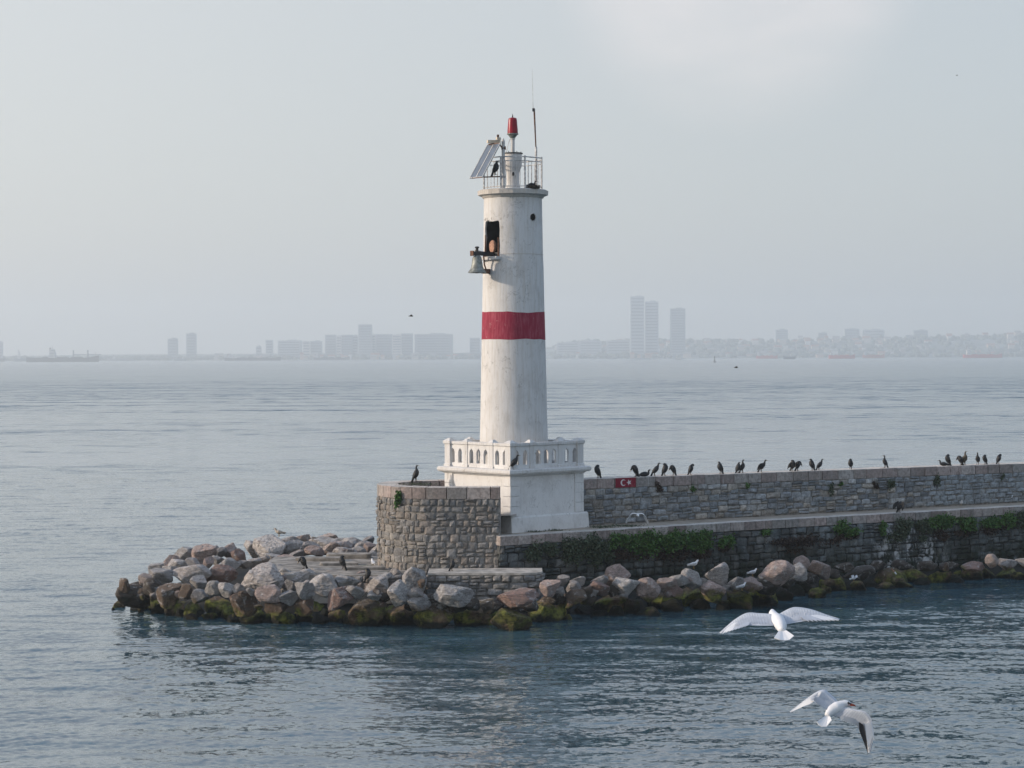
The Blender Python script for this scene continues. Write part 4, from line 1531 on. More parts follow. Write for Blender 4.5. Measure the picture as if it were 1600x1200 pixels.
# ------------------------------------------------------------------ plants hanging on the walls
def leaves(n, ext, seed, size=0.11, droop=0.4, power=0.8):
    """n small leaf blades spread in a half-ellipsoid clump against a wall; local x along wall, -y outwards"""
    rng = np.random.default_rng(seed)
    blobs = rng.normal(0, 0.42, (max(4, n // 90), 3)) * np.array([ext[0], 0.0, ext[2]])
    vs, fs = [], []
    for i in range(n):
        b = blobs[rng.integers(len(blobs))]
        p = b + rng.normal(0, 0.28, 3) * np.array([ext[0] * 0.6, ext[1], ext[2] * 0.7])
        p[1] = -abs(p[1]) - 0.05 - 0.3 * ext[1] * rng.random()
        p[2] -= droop * ext[2] * rng.random() ** 2 * 0.6
        d = rng.normal(0, 1, 3); d[2] -= 0.5; d[1] -= 0.4
        d /= np.linalg.norm(d)
        s_ = np.cross(d, rng.normal(0, 1, 3)); s_ /= np.linalg.norm(s_)
        L = size * rng.uniform(0.6, 1.5); W = L * 0.42
        k = len(vs)
        vs += [tuple(p), tuple(p + d * L * .5 + s_ * W), tuple(p + d * L), tuple(p + d * L * .5 - s_ * W)]
        fs.append((k, k + 1, k + 2, k + 3))
    return vs, fs


def plant(px, py, w, h, kind, label, path, zpl=3.7, seed=0, dens=1.0, outward=0.45):
    """find the spot of the wall face seen at (px, py)"""
    best = None
    for k in range(600):
        q, d, _ = path.at(path.L * k / 599)
        c = (q - Vector((0, 0, 0)))
        # image x of q
        v = CAMR.transposed() @ (Vector((q.x, q.y, zpl)) - cam.location)
        x = 800 + F * v.x / -v.z
        if outn(d).y > 0.35: continue
        if best is None or abs(x - px) < best[0]: best = (abs(x - px), q, d)
    _, q, d = best
    z = at_y(px, py, q.y).z
    n = outn(d)
    mpp = q.y / F
    e = (w * mpp / 2 * 1.2, outward, h * mpp / 2 * 1.2)
    rz = math.atan2(d.y, d.x)
    pl = empty('wall_plant', (q.x, q.y, z), label, 'plant', 'plants growing out of the walls', rz)
    nl = int(max(50, 800 * dens * (e[0] * e[2] * 3.2)))
    vs, fs = leaves(nl, e, seed)
    MB().add(vs, fs).build('foliage', M[kind], pl)
    sm_ = MB()
    rn = random.Random(seed)
    for k in range(5):
        a = rn.uniform(-.8, .8) * e[0]
        sm_.tube([(a * .4, 0.05, e[2] * .5), (a * .8, -e[1] * .5, 0), (a, -e[1] * .6, -e[2] * .8)], 0.012, 4)
    sm_.build('stem', M['stem'], pl)
    if kind == 'leaf' and w > 24 and dens >= 1.0:
        vs, fs = leaves(nl // 2, (e[0], e[1] * .6, e[2] * 0.7), seed + 50)
        MB().add([(a, b + .03, c - e[2] * 1.1) for a, b, c in vs], fs).build('dead_stems', M['leafdead'], pl)['kind'] = 'stuff'


PL = [(830, 858, 26, 26, 'leafdull', 'dull green plant hanging low on the quay wall nearest the tower'),
      (858, 854, 24, 18, 'leafdull', 'small dull plant on the quay wall, second from the tower'),
      (888, 856, 34, 40, 'leafdull', 'trailing grey green creeper below the right corner of the tower base'),
      (925, 852, 46, 38, 'leafdull', 'wide grey green creeper right of the tower base'),
      (962, 842, 28, 26, 'leaf', 'green plant under the flying white gull'),
      (998, 842, 60, 30, 'leaf', 'widest bright green bush spilling over the quay coping'),
      (1048, 840, 56, 28, 'leaf', 'bright green bush on the quay left of the gap'),
      (1096, 842, 40, 26, 'leaf', 'round bright green bush near the end of the long hedge'),
      (1130, 842, 26, 20, 'leaf', 'last bright green tuft of the long quay hedge'),
      (1195, 828, 14, 12, 'leaf', 'tiny green tuft just under the quay coping'),
      (1250, 842, 90, 20, 'leafdead', 'brown withered growth along the quay face left of the green tufts'),
      (1319, 823, 36, 20, 'leaf', 'green tuft on the quay left of the spread-winged cormorant'),
      (1375, 822, 14, 18, 'leaf', 'slim green tuft below the spread-winged cormorant'),
      (1407, 824, 32, 28, 'leafdull', 'leafy plant on the white-stained part of the quay'),
      (1440, 822, 30, 22, 'leafdull', 'pale speckled plant beside the white-stained part of the quay'),
      (1466, 816, 40, 20, 'leaf', 'bright green tuft under the white gull on the walkway'),
      (1505, 816, 40, 16, 'leaf', 'thin green plant strip right of the bright tuft'),
      (1545, 813, 44, 16, 'leaf', 'low green growth near the right end of the quay'),
      (1575, 804, 26, 24, 'leaf', 'green bush over the coping at the right end of the quay'),
      (1600, 812, 40, 24, 'leafdull', 'dull growth on the quay at the edge of view')]
for k, (px, py, w, h, kd, lb) in enumerate(PL):
    plant(px, py + 2, w * 1.2, h * 1.05, kd, lb, qp, 3.4, 40 + k, 0.5 if kd == 'leafdead' else 1.0)
PL2 = [(1028, 762, 16, 14, 'leafdead', 'dark withered tuft under the coping right of the painted flag'),
       (1080, 763, 14, 12, 'leaf', 'small green tuft on the parapet under the preening cormorant'),
       (1166, 758, 8, 7, 'leaf', 'tiny green tuft on the parapet under the cormorant pair'),
       (1297, 762, 14, 22, 'leafdull', 'dark hanging tuft on the parapet right of the close pair'),
       (1311, 754, 10, 10, 'leaf', 'small green tuft just left of the dark square stones'),
       (1366, 756, 18, 18, 'leafdead', 'dark withered tuft under the lone upright cormorant'),
       (1392, 756, 20, 22, 'leafdull', 'green bush on the parapet below the lone upright cormorant'),
       (1461, 752, 14, 24, 'leafdull', 'narrow hanging plant on the parapet under the sitting cormorant'),
       (1565, 745, 10, 8, 'leafdull', 'tiny tuft on the parapet under the last cormorant')]
for k, (px, py, w, h, kd, lb) in enumerate(PL2):
    plant(px, py, w * .8, h * .8, kd, lb, pp, 5.5, 80 + k, 0.55, 0.10)
plant(624, 779, 13, 20, 'leaf', 'bright green plant growing from the curved wall under its coping', rp, 5.5, 99, 2.5, 0.22)
# low growth on flat ground
def ground_tuft(px, py, z, w, d, label, seed, kind='leaf', n=260):
    c = at_z(px, py, z)
    g = empty('low_plant', c, label, 'plant', 'low growth on the stone ledges')
    rng = np.random.default_rng(seed)
    vs, fs = [], []
    for i in range(n):
        p = np.array([rng.normal(0, w * .3), rng.normal(0, d * .3), 0])
        dd_ = rng.normal(0, .6, 3); dd_[2] = abs(dd_[2]) + .5
        dd_ /= np.linalg.norm(dd_)
        L = rng.uniform(.05, .14)
        s_ = np.cross(dd_, [rng.normal(), rng.normal(), 0.1]); s_ /= np.linalg.norm(s_)
        k = len(vs)
        vs += [tuple(p - s_ * .015), tuple(p + s_ * .015), tuple(p + dd_ * L)]
        fs.append((k, k + 1, k + 2))
    MB().add(vs, fs).build('foliage', M[kind], g)


ground_tuft(572, 887, 1.99, 0.7, 1.0, 'bright green patch of weeds at the foot of the curved wall', 1)
ground_tuft(490, 905, 1.7, 0.5, 0.5, 'dark green weed tuft among boulders below the terrace', 2)
ground_tuft(655, 757, 6.07, 1.6, 0.5, 'flat green moss along the top of the curved wall', 3, 'leafdull', 160)
ground_tuft(975, 822, 3.69, 1.6, 1.0, 'low weeds on the walkway under the flying white gull', 4, 'leafdull', 420)
ground_tuft(938, 824, 3.69, 1.0, 0.8, 'low weeds on the walkway beside the tower base', 5, 'leafdull', 260)
ground_tuft(835, 831, 3.70, 0.7, 0.3, 'thin weeds at the foot of the tower base front corner', 6, 'leafdull', 120)
ground_tuft(868, 829, 3.70, 0.9, 0.3, 'thin weeds along the right foot of the tower base', 7, 'leafdull', 140)

# ------------------------------------------------------------------ birds
def spine(pts, rads, seg=10):
    """smooth tube through (f, z) points in the bird's own plane"""
    P = [Vector((p[0], 0, p[1])) for p in pts]
    out, ro = [], []
    n = len(P)
    for i in range(n - 1):
        p0, p1, p2, p3 = P[max(i - 1, 0)], P[i], P[i + 1], P[min(i + 2, n - 1)]
        for s in range(3):
            t = s / 3
            out.append(0.5 * ((2 * p1) + (p2 - p0) * t + (2 * p0 - 5 * p1 + 4 * p2 - p3) * t * t + (3 * p1 - p0 - 3 * p2 + p3) * t ** 3))
            ro.append(rads[i] + (rads[i + 1] - rads[i]) * t)
    out.append(P[-1]); ro.append(rads[-1])
    return MB().tube(out, ro, seg, upref=(0, 1, 0))


CORM = {
    # pose: spine from tail root to forehead; radii; beak direction; head centre
    'tall': ([(-.14, .20), (-.06, .24), (0, .36), (.03, .48), (.03, .57), (.01, .66), (.04, .74), (.08, .75)], [.03, .085, .115, .10, .055, .032, .036, .025], (.08, .75, .18, .77)),
    'lean': ([(-.12, .22), (-.04, .24), (.06, .34), (.14, .45), (.19, .53), (.21, .62), (.25, .68), (.29, .68)], [.03, .085, .11, .095, .052, .032, .036, .024], (.29, .68, .39, .67)),
    'tuck': ([(-.10, .18), (-.03, .22), (.03, .34), (.06, .46), (.05, .56), (-.01, .60), (-.05, .56)], [.03, .09, .12, .115, .07, .045, .03], (-.05, .56, -.09, .50)),
    'preen': ([(-.10, .18), (-.03, .22), (.03, .34), (.05, .46), (.09, .55), (.16, .60), (.20, .55), (.20, .51)], [.03, .09, .12, .11, .06, .036, .036, .024], (.20, .51, .14, .44)),
    'short': ([(-.10, .18), (-.02, .22), (.04, .34), (.06, .46), (.07, .54), (.09, .60), (.14, .61)], [.03, .09, .12, .105, .06, .04, .026], (.14, .61, .25, .63)),
    'sit': ([(-.26, .08), (-.14, .10), (0, .12), (.14, .13), (.20, .19), (.20, .28), (.25, .31), (.28, .31)], [.03, .08, .10, .08, .045, .03, .033, .022], (.28, .31, .38, .32)),
    'down': ([(-.10, .18), (-.03, .22), (.03, .36), (.08, .47), (.16, .48), (.22, .38), (.25, .32)], [.03, .09, .12, .10, .055, .036, .028], (.25, .32, .30, .24)),
}


def cormorant(px, py, z, pose, head, label, size=1.0, front=None, wings=None, group='cormorants resting on the breakwater', mat='black_feather', at=None):
    c = at if at is not None else at_z(px, py, z)
    b = empty('cormorant', c, label, 'cormorant', group, R(head))
    size *= 1.08
    b.scale = (size, size, size)
    pts, rads, bk_ = CORM[pose]
    o = spine(pts, [r_ * 1.22 for r_ in rads]).build('body', M[mat], b, smooth=True)
    if front:
        # pale breast patch
        q = pts[2]
        MB().lathe([(0.01, -.15), (.07, -.09), (.085, 0), (.07, .10), (.02, .16)], (q[0] + .065, 0, q[1] + .02), 10).build('breast', M[front], b, smooth=True)
    MB().tube([(bk_[0], 0, bk_[1]), (bk_[2], 0, bk_[3])], [.018, .006], 6).build('beak', M['beak'], b)
    low = pose == 'sit'
    # tail: flat wedge
    tx, tz = pts[0]
    if low: tv = [(tx + .05, tz), (tx - .16, tz - .02)]
    else: tv = [(tx + .04, tz + .05), (tx - .08, max(-.12, tz - .26))]
    tm = MB().tube([(tv[0][0], 0, tv[0][1]), ((tv[0][0] + tv[1][0]) / 2, 0, (tv[0][1] + tv[1][1]) / 2), (tv[1][0], 0, tv[1][1])], [(.045, .02), (.05, .012), (.055, .006)], 8, upref=(0, 1, 0))
    tm.build('tail', M[mat], b)
    # wings
    for s in (-1, 1):
        if wings == 'spread':
            w = MB()
            ribs = [((.04, s * .07, .48), (-.04, s * .07, .26)), ((.10, s * .26, .58), (-.02, s * .25, .30)), ((.05, s * .45, .50), (-.08, s * .40, .16)), ((-.02, s * .56, .36), (-.10, s * .47, .12))]
            rg_ = []
            for a, e in ribs:
                a, e = Vector(a), Vector(e)
                rg_.append([a + Vector((.014, 0, 0)), a.lerp(e, .5) + Vector((.016, 0, 0)), e, a.lerp(e, .5) - Vector((.008, 0, 0)), a - Vector((.012, 0, 0))])
            w.rings(rg_)
            w.build('wing', M[mat], b)
        elif wings == 'half':
            w = MB()
            ribs = [((.06, s * .09, .50), (-.05, s * .09, .24)), ((.02, s * .20, .52), (-.12, s * .20, .18)), ((-.10, s * .22, .40), (-.22, s * .20, .10))]
            rg_ = []
            for a, e in ribs:
                a, e = Vector(a), Vector(e)
                rg_.append([a + Vector((.014, 0, 0)), a.lerp(e, .5) + Vector((.016, 0, 0)), e, a.lerp(e, .5) - Vector((.008, 0, 0)), a - Vector((.012, 0, 0))])
            w.rings(rg_)
            w.build('wing', M[mat], b)
        else:
            k1, k2, k3 = (3, 2, 1) if not low else (3, 2, 0)
            a = Vector((pts[k1][0], s * rads[k1] * .95, pts[k1][1]))
            m2 = Vector((pts[k2][0] - .01, s * rads[k2] * 1.1, pts[k2][1] + .01))
            e = Vector((pts[0][0] - .03, s * .045, pts[0][1] - (.02 if low else .05)))
            MB().tube([a, m2, (m2 + e) / 2 + Vector((0, s * .02, 0)), e], [(.05, .02), (.085, .03), (.06, .022), (.01, .006)], 8, upref=(0, 1, 0)).build('wing', M[mat], b)
        if not low:
            MB().tube([(-.02, s * .05, .22), (0, s * .055, .10), (.0, s * .055, .015), (.07, s * .06, .012)], [.03, .016, .014, .012], 6).build('leg', M['leg'], b)
        else:
            MB().tube([(-.0, s * .05, .06), (.02, s * .055, .012), (.08, s * .06, .012)], [.02, .014, .012], 6).build('leg', M['leg'], b)
    return b


def par_at(px, py):   # spot on the parapet top seen near (px, py)
    best = None
    for k in range(900):
        q, d, z = pp.at(pp.L * k / 899)
        c = q - outn(d) * 0.30
        v = CAMR.transposed() @ (Vector((c.x, c.y, z)) - cam.location)
        x = 800 + F * v.x / -v.z
        if best is None or abs(x - px) < best[0]: best = (abs(x - px), Vector((c.x, c.y, z + 0.003)))
    return best[1]


# heading: 0 = facing right in the picture, 180 = facing left, -90 = facing the camera
CL = [(935, 'tuck', 200, 'hunched cormorant alone on the wall between the tower base and the painted flag', 1.0, None, None),
      (994, 'down', 190, 'preening cormorant with lowered head just right above the painted flag', 1.0, None, None),
      (1007, 'sit', 0, 'cormorant sitting low with raised neck beside the preening one above the flag', 1.0, None, None),
      (1023, 'lean', 10, 'upright cormorant with neck up, right of the low sitting one near the flag', .92, None, None),
      (1038, 'tuck', 20, 'hunched round-headed cormorant between two others right of the painted flag', .95, None, None),
      (1052, 'down', 200, 'hunched cormorant turned left, last of the cluster beside the flag', .9, None, None),
      (1079, 'preen', 15, 'cormorant curling its head down to the right above the small green tuft', .85, None, None),
      (1126, 'short', 205, 'cormorant with pale beak looking left, alone before the close pair', .95, None, None),
      (1153, 'short', 30, 'shorter bird of the close pair crossing tails on the wall', .85, None, None),
      (1160, 'tall', 15, 'taller bird of the close pair stretching its neck on the wall', .86, None, None),
      (1189, 'lean', -20, 'cormorant with a white breast and long tail pointing left', .9, 'white_feather', 'half'),
      (1238, 'tuck', -40, 'left cormorant of the two preening with opened wings', .9, None, 'half'),
      (1246, 'down', 10, 'right cormorant of the two preening with opened wings', .9, 'white_feather', 'half'),
      (1269, 'short', 200, 'left cormorant of the pair leaning apart like a letter V', .95, None, None),
      (1279, 'lean', 20, 'right cormorant of the pair leaning apart like a letter V', .82, None, None),
      (1329, 'tuck', 250, 'round hunched cormorant sitting alone in the middle of the long wall', .85, None, None),
      (1383, 'tall', 190, 'slender lone upright cormorant looking left above the green bush', .85, None, None),
      (1474, 'sit', 180, 'cormorant lying low facing left at the start of the right cluster', .9, None, None),
      (1482, 'tuck', 190, 'tall hunched cormorant directly behind the one lying low', .95, None, None),
      (1501, 'down', 170, 'hunched dark cormorant beside the brown one with raised wings', .9, None, None),
      (1508, 'tall', 10, 'brown cormorant standing tallest with its wings half raised', .95, 'brown_feather', 'half'),
      (1528, 'tall', 240, 'narrow upright cormorant right of the brown one', .85, None, None),
      (1539, 'tuck', 200, 'small hunched cormorant beside the narrow upright one', .82, None, None),
      (1560, 'preen', 20, 'last cormorant on the wall, turned right with a folded neck', .85, None, None)]
for px, pose, hd, lb, sz, frn, wg in CL:
    p = par_at(px, 740)
    cormorant(px, 0, 0, pose, hd, lb, sz, frn, wg, mat='brown_feather' if 'brown cormorant' in lb else 'black_feather', at=p)
cormorant(650, 752.5, 6.065, 'tall', 20, 'upright slim cormorant standing alone on top of the curved wall', 1.0)
cc = FC - (e1 + e2) * 0.05 + Vector((0.0, 0, 6.835))
cormorant(0, 0, 0, 'lean', 10, 'cormorant on the front corner of the white cornice leaning right', .95, at=FC + e1 * .22 - e2 * .12 + Vector((-.12, 0, 6.84)))
armp = sp.location + Vector((-.42, -.22, 0.64))
cormorant(0, 0, 0, 'short', 20, 'cormorant perched on the solar panel arm at the top of the lighthouse', 1.0, at=armp + Vector((0, 0, .02)))
cormorant(475, 889, 1.99, 'down', 190, 'black cormorant bending its neck on the terrace, leftmost of the two there', 1.0)
cormorant(536, 889, 2.13, 'tuck', 170, 'round black hunched cormorant on the terrace left of the curved wall', .95)
cormorant(574, 908, 2.0, 'tuck', 30, 'small black cormorant hunched among boulders below the terrace edge', .85)
cormorant(706, 892, 2.165, 'short', 15, 'black cormorant on the flat top of the low platform', .8)
cormorant(1405, 801, 3.70, 'down', 20, 'cormorant spreading its wings on the walkway below the long wall', 1.0, None, 'spread')
# nest with a bird on the gallery
nest = empty('nest', (AX.x + 0.98, AX.y - 1.15, 20.96), 'bird nest of dark twigs on the right edge of the gallery', 'nest')
nm = MB()
rnd = random.Random(3)
for k in range(70):
    a = rnd.uniform(0, 6.28); r = rnd.uniform(.22, .42); zz = rnd.uniform(.0, .16)
    nm.tube([(r * math.cos(a), r * math.sin(a), zz), (r * math.cos(a + .8), r * math.sin(a + .8), zz + rnd.uniform(-.03, .05))], .012, 4)
o = nm.build('twigs', M['stem'], nest)
o['kind'] = 'stuff'
MB().lathe([(.36, 0.0), (.40, .10), (.2, .06)], seg=12).build('bowl', M['stem'], nest)
cormorant(0, 0, 0, 'sit', 20, 'cormorant sitting low in the nest on the lighthouse gallery', .8, at=Vector((AX.x + 0.95, AX.y - 1.2, 21.05)))


def gull(px, py, z, head, label, size=1.0, back_='grey_feather', wings=None, body='white_feather', beak='beak', at=None):
    c = at if at is not None else at_z(px, py, z)
    b = empty('gull', c, label, 'gull', 'gulls standing on the breakwater', R(head))
    b.scale = (size, size, size)
    spine([(-.20, .20), (-.12, .22), (0, .23), (.10, .27), (.15, .34), (.19, .39), (.23, .39)], [.02, .065, .095, .08, .05, .05, .03], 10).build('body', M[body], b, smooth=True)
    MB().tube([(.235, 0, .385), (.31, 0, .365)], [.016, .006], 6).build('beak', M[beak], b)
    MB().tube([(-.16, 0, .21), (-.32, 0, .19)], [(.05, .015), (.05, .006)], 8, upref=(0, 1, 0)).build('tail', M[body], b)
    for s in (-1, 1):
        if wings == 'up':
            w = MB()
            ribs = [((.08, s * .06, .28), (-.10, s * .06, .25)), ((.14, s * .25, .42), (-.05, s * .25, .36)), ((.0, s * .50, .34), (-.08, s * .48, .30))]
            w.rings([[Vector(a) + Vector((0, 0, .01)), (Vector(a) + Vector(e)) / 2 + Vector((0, 0, .015)), Vector(e), (Vector(a) + Vector(e)) / 2 - Vector((0, 0, .005))] for a, e in ribs])
            w.build('wing', M[body], b)
        else:
            MB().tube([(.10, s * .06, .27), (0, s * .085, .25), (-.14, s * .06, .22), (-.30, s * .02, .21)], [(.04, .02), (.07, .03), (.05, .02), (.01, .008)], 8, upref=(0, 1, 0)).build('wing', M[back_], b)
            MB().tube([(-.20, s * .035, .215), (-.36, s * .015, .205)], [(.03, .012), (.006, .004)], 6, upref=(0, 1, 0)).build('wing_tip', M['dark' if back_ != 'speckled' else 'brown_feather'], b)
        MB().tube([(0, s * .035, .16), (.0, s * .04, .02), (.05, s * .045, .012)], [.014, .009, .008], 5).build('leg', M['beak'], b)
    MB().lathe([(.001, -.008), (.009, 0), (.001, .008)], (.205, -.042, .405), 6).build('eye', M['dark'], b)
    return b


gull(436, 839, 2.6, 170, 'big mottled young gull with dark tail on the highest pale boulder at the left', 1.15, 'speckled', body='speckled', beak='leg')
gull(489, 845, 2.2, 200, 'small pale gull on a boulder at the back of the left heap', .8, 'speckled')
gull(583, 886, 2.0, 110, 'white gull standing at the foot of the curved wall', .95)
gull(1084, 889, 1.9, 10, 'grey and white gull with an orange beak on a pointed boulder', 1.05, beak='redbeak')
gull(1176, 901, 1.5, 10, 'grey-backed gull on a boulder, left of the brown gull', .95)
gull(1190, 909, 1.3, 200, 'small brownish gull between two grey-backed gulls', .7, 'speckled', body='speckled')
gull(1159, 923, 0.95, 15, 'grey-backed gull on the mossy boulder nearest the water', .95)
gull(1334, 909, 0.7, 20, 'white gull opening its wings low on the dark mossy rocks', .8, wings='up')
gull(1502, 791, 3.70, -90, 'white gull facing the camera on the walkway', .85)
gull(1577, 785, 3.70, 10, 'mottled brownish gull walking at the right end of the walkway', 1.0, 'speckled')
gull(917, 816, 3.70, 180, 'pale gull half hidden behind the right corner of the tower base', .9)


# litter on the rocks
lt = at_z(1397, 893, 1.05)
bt = empty('litter_bottle', lt, 'orange and white plastic bottle lying on the dark rocks', 'bottle')
MB().tube([(-.14, 0, .14), (.02, 0, -.02)], .045, 10).build('bottle_body', M['orange'], bt)
MB().tube([(.02, 0, -.02), (.12, 0, -.14)], [.045, .03], 10).build('bottle_neck', M['white_feather'], bt)

# ---- flying gulls in front
def flyer(px, py, Y, size_scale, spec, label, group='gulls flying over the water'):
    """spec points are metres in a frame: x right, z up, y away, centred on the bird"""
    c = at_y(px, py, Y)
    b = empty('flying_gull', c, label, 'gull', group)
    b.scale = (size_scale,) * 3
    bp_, br_ = spec['body']
    P = [Vector(p) for p in bp_]
    out, ro = [], []
    for i in range(len(P) - 1):
        p0, p1, p2, p3 = P[max(i - 1, 0)], P[i], P[i + 1], P[min(i + 2, len(P) - 1)]
        for s in range(4):
            t = s / 4
            out.append(0.5 * ((2 * p1) + (p2 - p0) * t + (2 * p0 - 5 * p1 + 4 * p2 - p3) * t * t + (3 * p1 - p0 - 3 * p2 + p3) * t ** 3))
            ro.append(br_[i] + (br_[i + 1] - br_[i]) * t)
    out.append(P[-1]); ro.append(br_[-1])
    MB().tube(out, ro, 16).build('body', M['white_feather'], b, smooth=True)
    # tail fan
    tf = MB()
    for a, e1_, e2_ in spec['tail']:
        a, e1_, e2_ = Vector(a), Vector(e1_), Vector(e2_)
        n_ = (e1_ - a).cross(e2_ - a).normalized() * .004
        tf.add([a + n_, e1_ + n_, e2_ + n_, a - n_, e1_ - n_, e2_ - n_], [(0, 1, 2), (5, 4, 3), (0, 3, 4, 1), (1, 4, 5, 2), (2, 5, 3, 0)])
    tf.build('tail', M['white_feather'], b)
    if 'beak' in spec:
        MB().tube([Vector(p) for p in spec['beak']], [.013, .010, .003], 8).build('beak', M['redbeak'], b)
    if 'eye' in spec:
        MB().lathe([(.001, -.01), (.011, 0), (.001, .01)], spec['eye'], 8).build('eye', M['dark'], b)
        MB().lathe([(.001, -.014), (.012, 0), (.001, .014)], spec['ear'], 8).build('ear_spot', M['dark'], b)
    for w in spec['wings']:
        secs = w['secs']          # list of (lead, trail, thickness)
        # subdivide the sections smoothly
        def cat(arr, i, t):
            p0, p1, p2, p3 = arr[max(i - 1, 0)], arr[i], arr[i + 1], arr[min(i + 2, len(arr) - 1)]
            return 0.5 * ((2 * p1) + (p2 - p0) * t + (2 * p0 - 5 * p1 + 4 * p2 - p3) * t * t + (3 * p1 - p0 - 3 * p2 + p3) * t ** 3)
        Ls = [Vector(s[0]) for s in secs]; Ts = [Vector(s[1]) for s in secs]; th = [s[2] for s in secs]
        fl, ft, fth = [], [], []
        for i in range(len(Ls) - 1):
            for s in range(5):
                t = s / 5
                fl.append(cat(Ls, i, t)); ft.append(cat(Ts, i, t)); fth.append(th[i] + (th[i + 1] - th[i]) * t)
        fl.append(Ls[-1]); ft.append(Ts[-1]); fth.append(th[-1])
        wm = MB()
        rg_ = []
        up = Vector(w['up'])
        for a, e, h_ in zip(fl, ft, fth):
            rg_.append([a, a.lerp(e, .12) + up * h_, a.lerp(e, .4) + up * h_ * 1.1, a.lerp(e, .75) + up * h_ * .5, e, a.lerp(e, .7) - up * h_ * .15, a.lerp(e, .3) - up * h_ * .4])
        wm.rings(rg_)
        arm = wm.build('wing', M[spec.get('wingmat', 'palegrey_feather')], b)
        smooth_by_angle(arm.data, 60)
        if size_scale >= 1.0 and 'wingmat' not in spec:
            for row, (c0_, c1_, mats_) in enumerate(((.46, 1.03, ('feather_mid', 'palegrey_feather')), (.22, .62, ('palegrey_feather', 'feather_light')))):
                for i in range(1, len(fl) - 2):
                    for hf in (0.0, 0.5):
                        c1_ = c1_ * random.uniform(.975, 1.02) if row == 0 else random.uniform(.52, .68)
                        a0 = fl[i].lerp(fl[i + 1], hf); e0 = ft[i].lerp(ft[i + 1], hf)
                        a1 = fl[i].lerp(fl[i + 1], hf + .5); e1_ = ft[i].lerp(ft[i + 1], hf + .5)
                        hh = fth[i] * (1.15 if row else .8) + .0025
                        q0, q1 = a0.lerp(e0, c0_) + up * hh, a1.lerp(e1_, c0_) + up * hh
                        r0, r1 = a0.lerp(e0, c1_ * .94) + up * (.003 if row == 0 else hh * .6), a1.lerp(e1_, c1_ * .94) + up * (.006 if row == 0 else hh * .6 + .003)
                        tip = (a0.lerp(e0, c1_) + a1.lerp(e1_, c1_)) / 2 + up * .003
                        o_ = up * -.002
                        MB().add([q0, q1, r1, tip, r0, q0 + o_, q1 + o_, r1 + o_, tip + o_, r0 + o_],
                                 [(0, 1, 2, 3, 4), (9, 8, 7, 6, 5), (0, 5, 6, 1), (1, 6, 7, 2), (2, 7, 8, 3), (3, 8, 9, 4), (4, 9, 5, 0)]).build('feather', M[mats_[(i * 2 + int(hf * 2)) % 2]], arm)
        for fb, ft_, wd, mt in w.get('feathers', []):
            fb, ft_ = Vector(fb), Vector(ft_)
            d_ = (ft_ - fb)
            sd = d_.cross(up).normalized() * wd
            mid = fb.lerp(ft_, .55)
            q = up * .003
            MB().add([fb - sd * .6 + q, fb + sd * .6 + q, mid + sd + q, ft_ + q, mid - sd + q, fb - q, mid - q, ft_ - q],
                     [(0, 1, 2, 3, 4), (5, 0, 4, 6), (6, 4, 3, 7), (1, 5, 6, 2), (2, 6, 7, 3)]).build('primary_feather', M[mt], arm)
    return b


def px2m(spec_pts, cx, cy, Y):   # photo px offsets -> metres (x right, z up)
    k = Y / F
    return [((x - cx) * k, dy, -(y - cy) * k) for x, y, dy in spec_pts]


Y1 = 16.8
def g1(x, y, dy=0.0): return ((x - 1216) * Y1 / F, dy, -(y - 970) * Y1 / F)
def fan(base, ends):
    return [(base, ends[i], ends[i + 1]) for i in range(len(ends) - 1)]


def feathers(bases, tips, wd, mats):
    return [(b_, t_, wd, m_) for b_, t_, m_ in zip(bases, tips, mats)]


def lerp3(a, b, t): return tuple(a[i] + (b[i] - a[i]) * t for i in range(3))


def prim(b0, b1, t0, t1, n, wd, mats, curve=0.0):
    out = []
    for k in range(n):
        t = k / (n - 1)
        tp = lerp3(t0, t1, t)
        out.append((lerp3(b0, b1, t), (tp[0], tp[1], tp[2] + curve * math.sin(t * math.pi)), wd, mats[min(k, len(mats) - 1)] if isinstance(mats, list) else mats))
    return out


spec1 = {
    'body': ([g1(1212, 958, .20), g1(1211, 962, .16), g1(1213, 966, .10), g1(1216, 970, .0), g1(1218, 976, -.10), g1(1218, 982, -.17)], [.012, .032, .040, .055, .048, .022]),
    'tail': fan(g1(1218, 977, -.12), [g1(1203, 990, -.26), g1(1211, 992.5, -.28), g1(1218, 994, -.28), g1(1226, 993, -.28), g1(1234, 987, -.26)]),
    'wings': [
        {'up': (0, -.35, .94), 'secs': [(g1(1214, 962, .10), g1(1215, 976, -.06), .012), (g1(1190, 961, .13), g1(1192, 976, -.06), .011), (g1(1170, 961, .15), g1(1172, 976, -.04), .010),
                                        (g1(1150, 970, .10), g1(1153, 977, -.03), .007), (g1(1135, 980, .04), g1(1140, 982, -.02), .004), (g1(1123, 988, -.02), g1(1126, 988, -.04), .002)],
         'feathers': prim(g1(1170, 972, .0), g1(1150, 974, .02), g1(1162, 977.5, -.08), g1(1127, 989, -.06), 8, .018, ['palegrey_feather'] * 5 + ['white_feather'] * 3)},
        {'up': (0, -.35, .94), 'secs': [(g1(1219, 962, .10), g1(1218, 976, -.06), .012), (g1(1237, 954, .14), g1(1238, 972, -.06), .011), (g1(1250, 952, .15), g1(1252, 970, -.05), .010),
                                        (g1(1272, 955, .11), g1(1270, 968, -.04), .007), (g1(1294, 962, .04), g1(1290, 967, -.02), .004), (g1(1312, 967, -.02), g1(1309, 968, -.04), .002)],
         'feathers': prim(g1(1252, 963, .0), g1(1275, 962, .02), g1(1262, 969.5, -.08), g1(1309, 968.5, -.06), 8, .018, ['palegrey_feather'] * 5 + ['white_feather'] * 3)}],
}
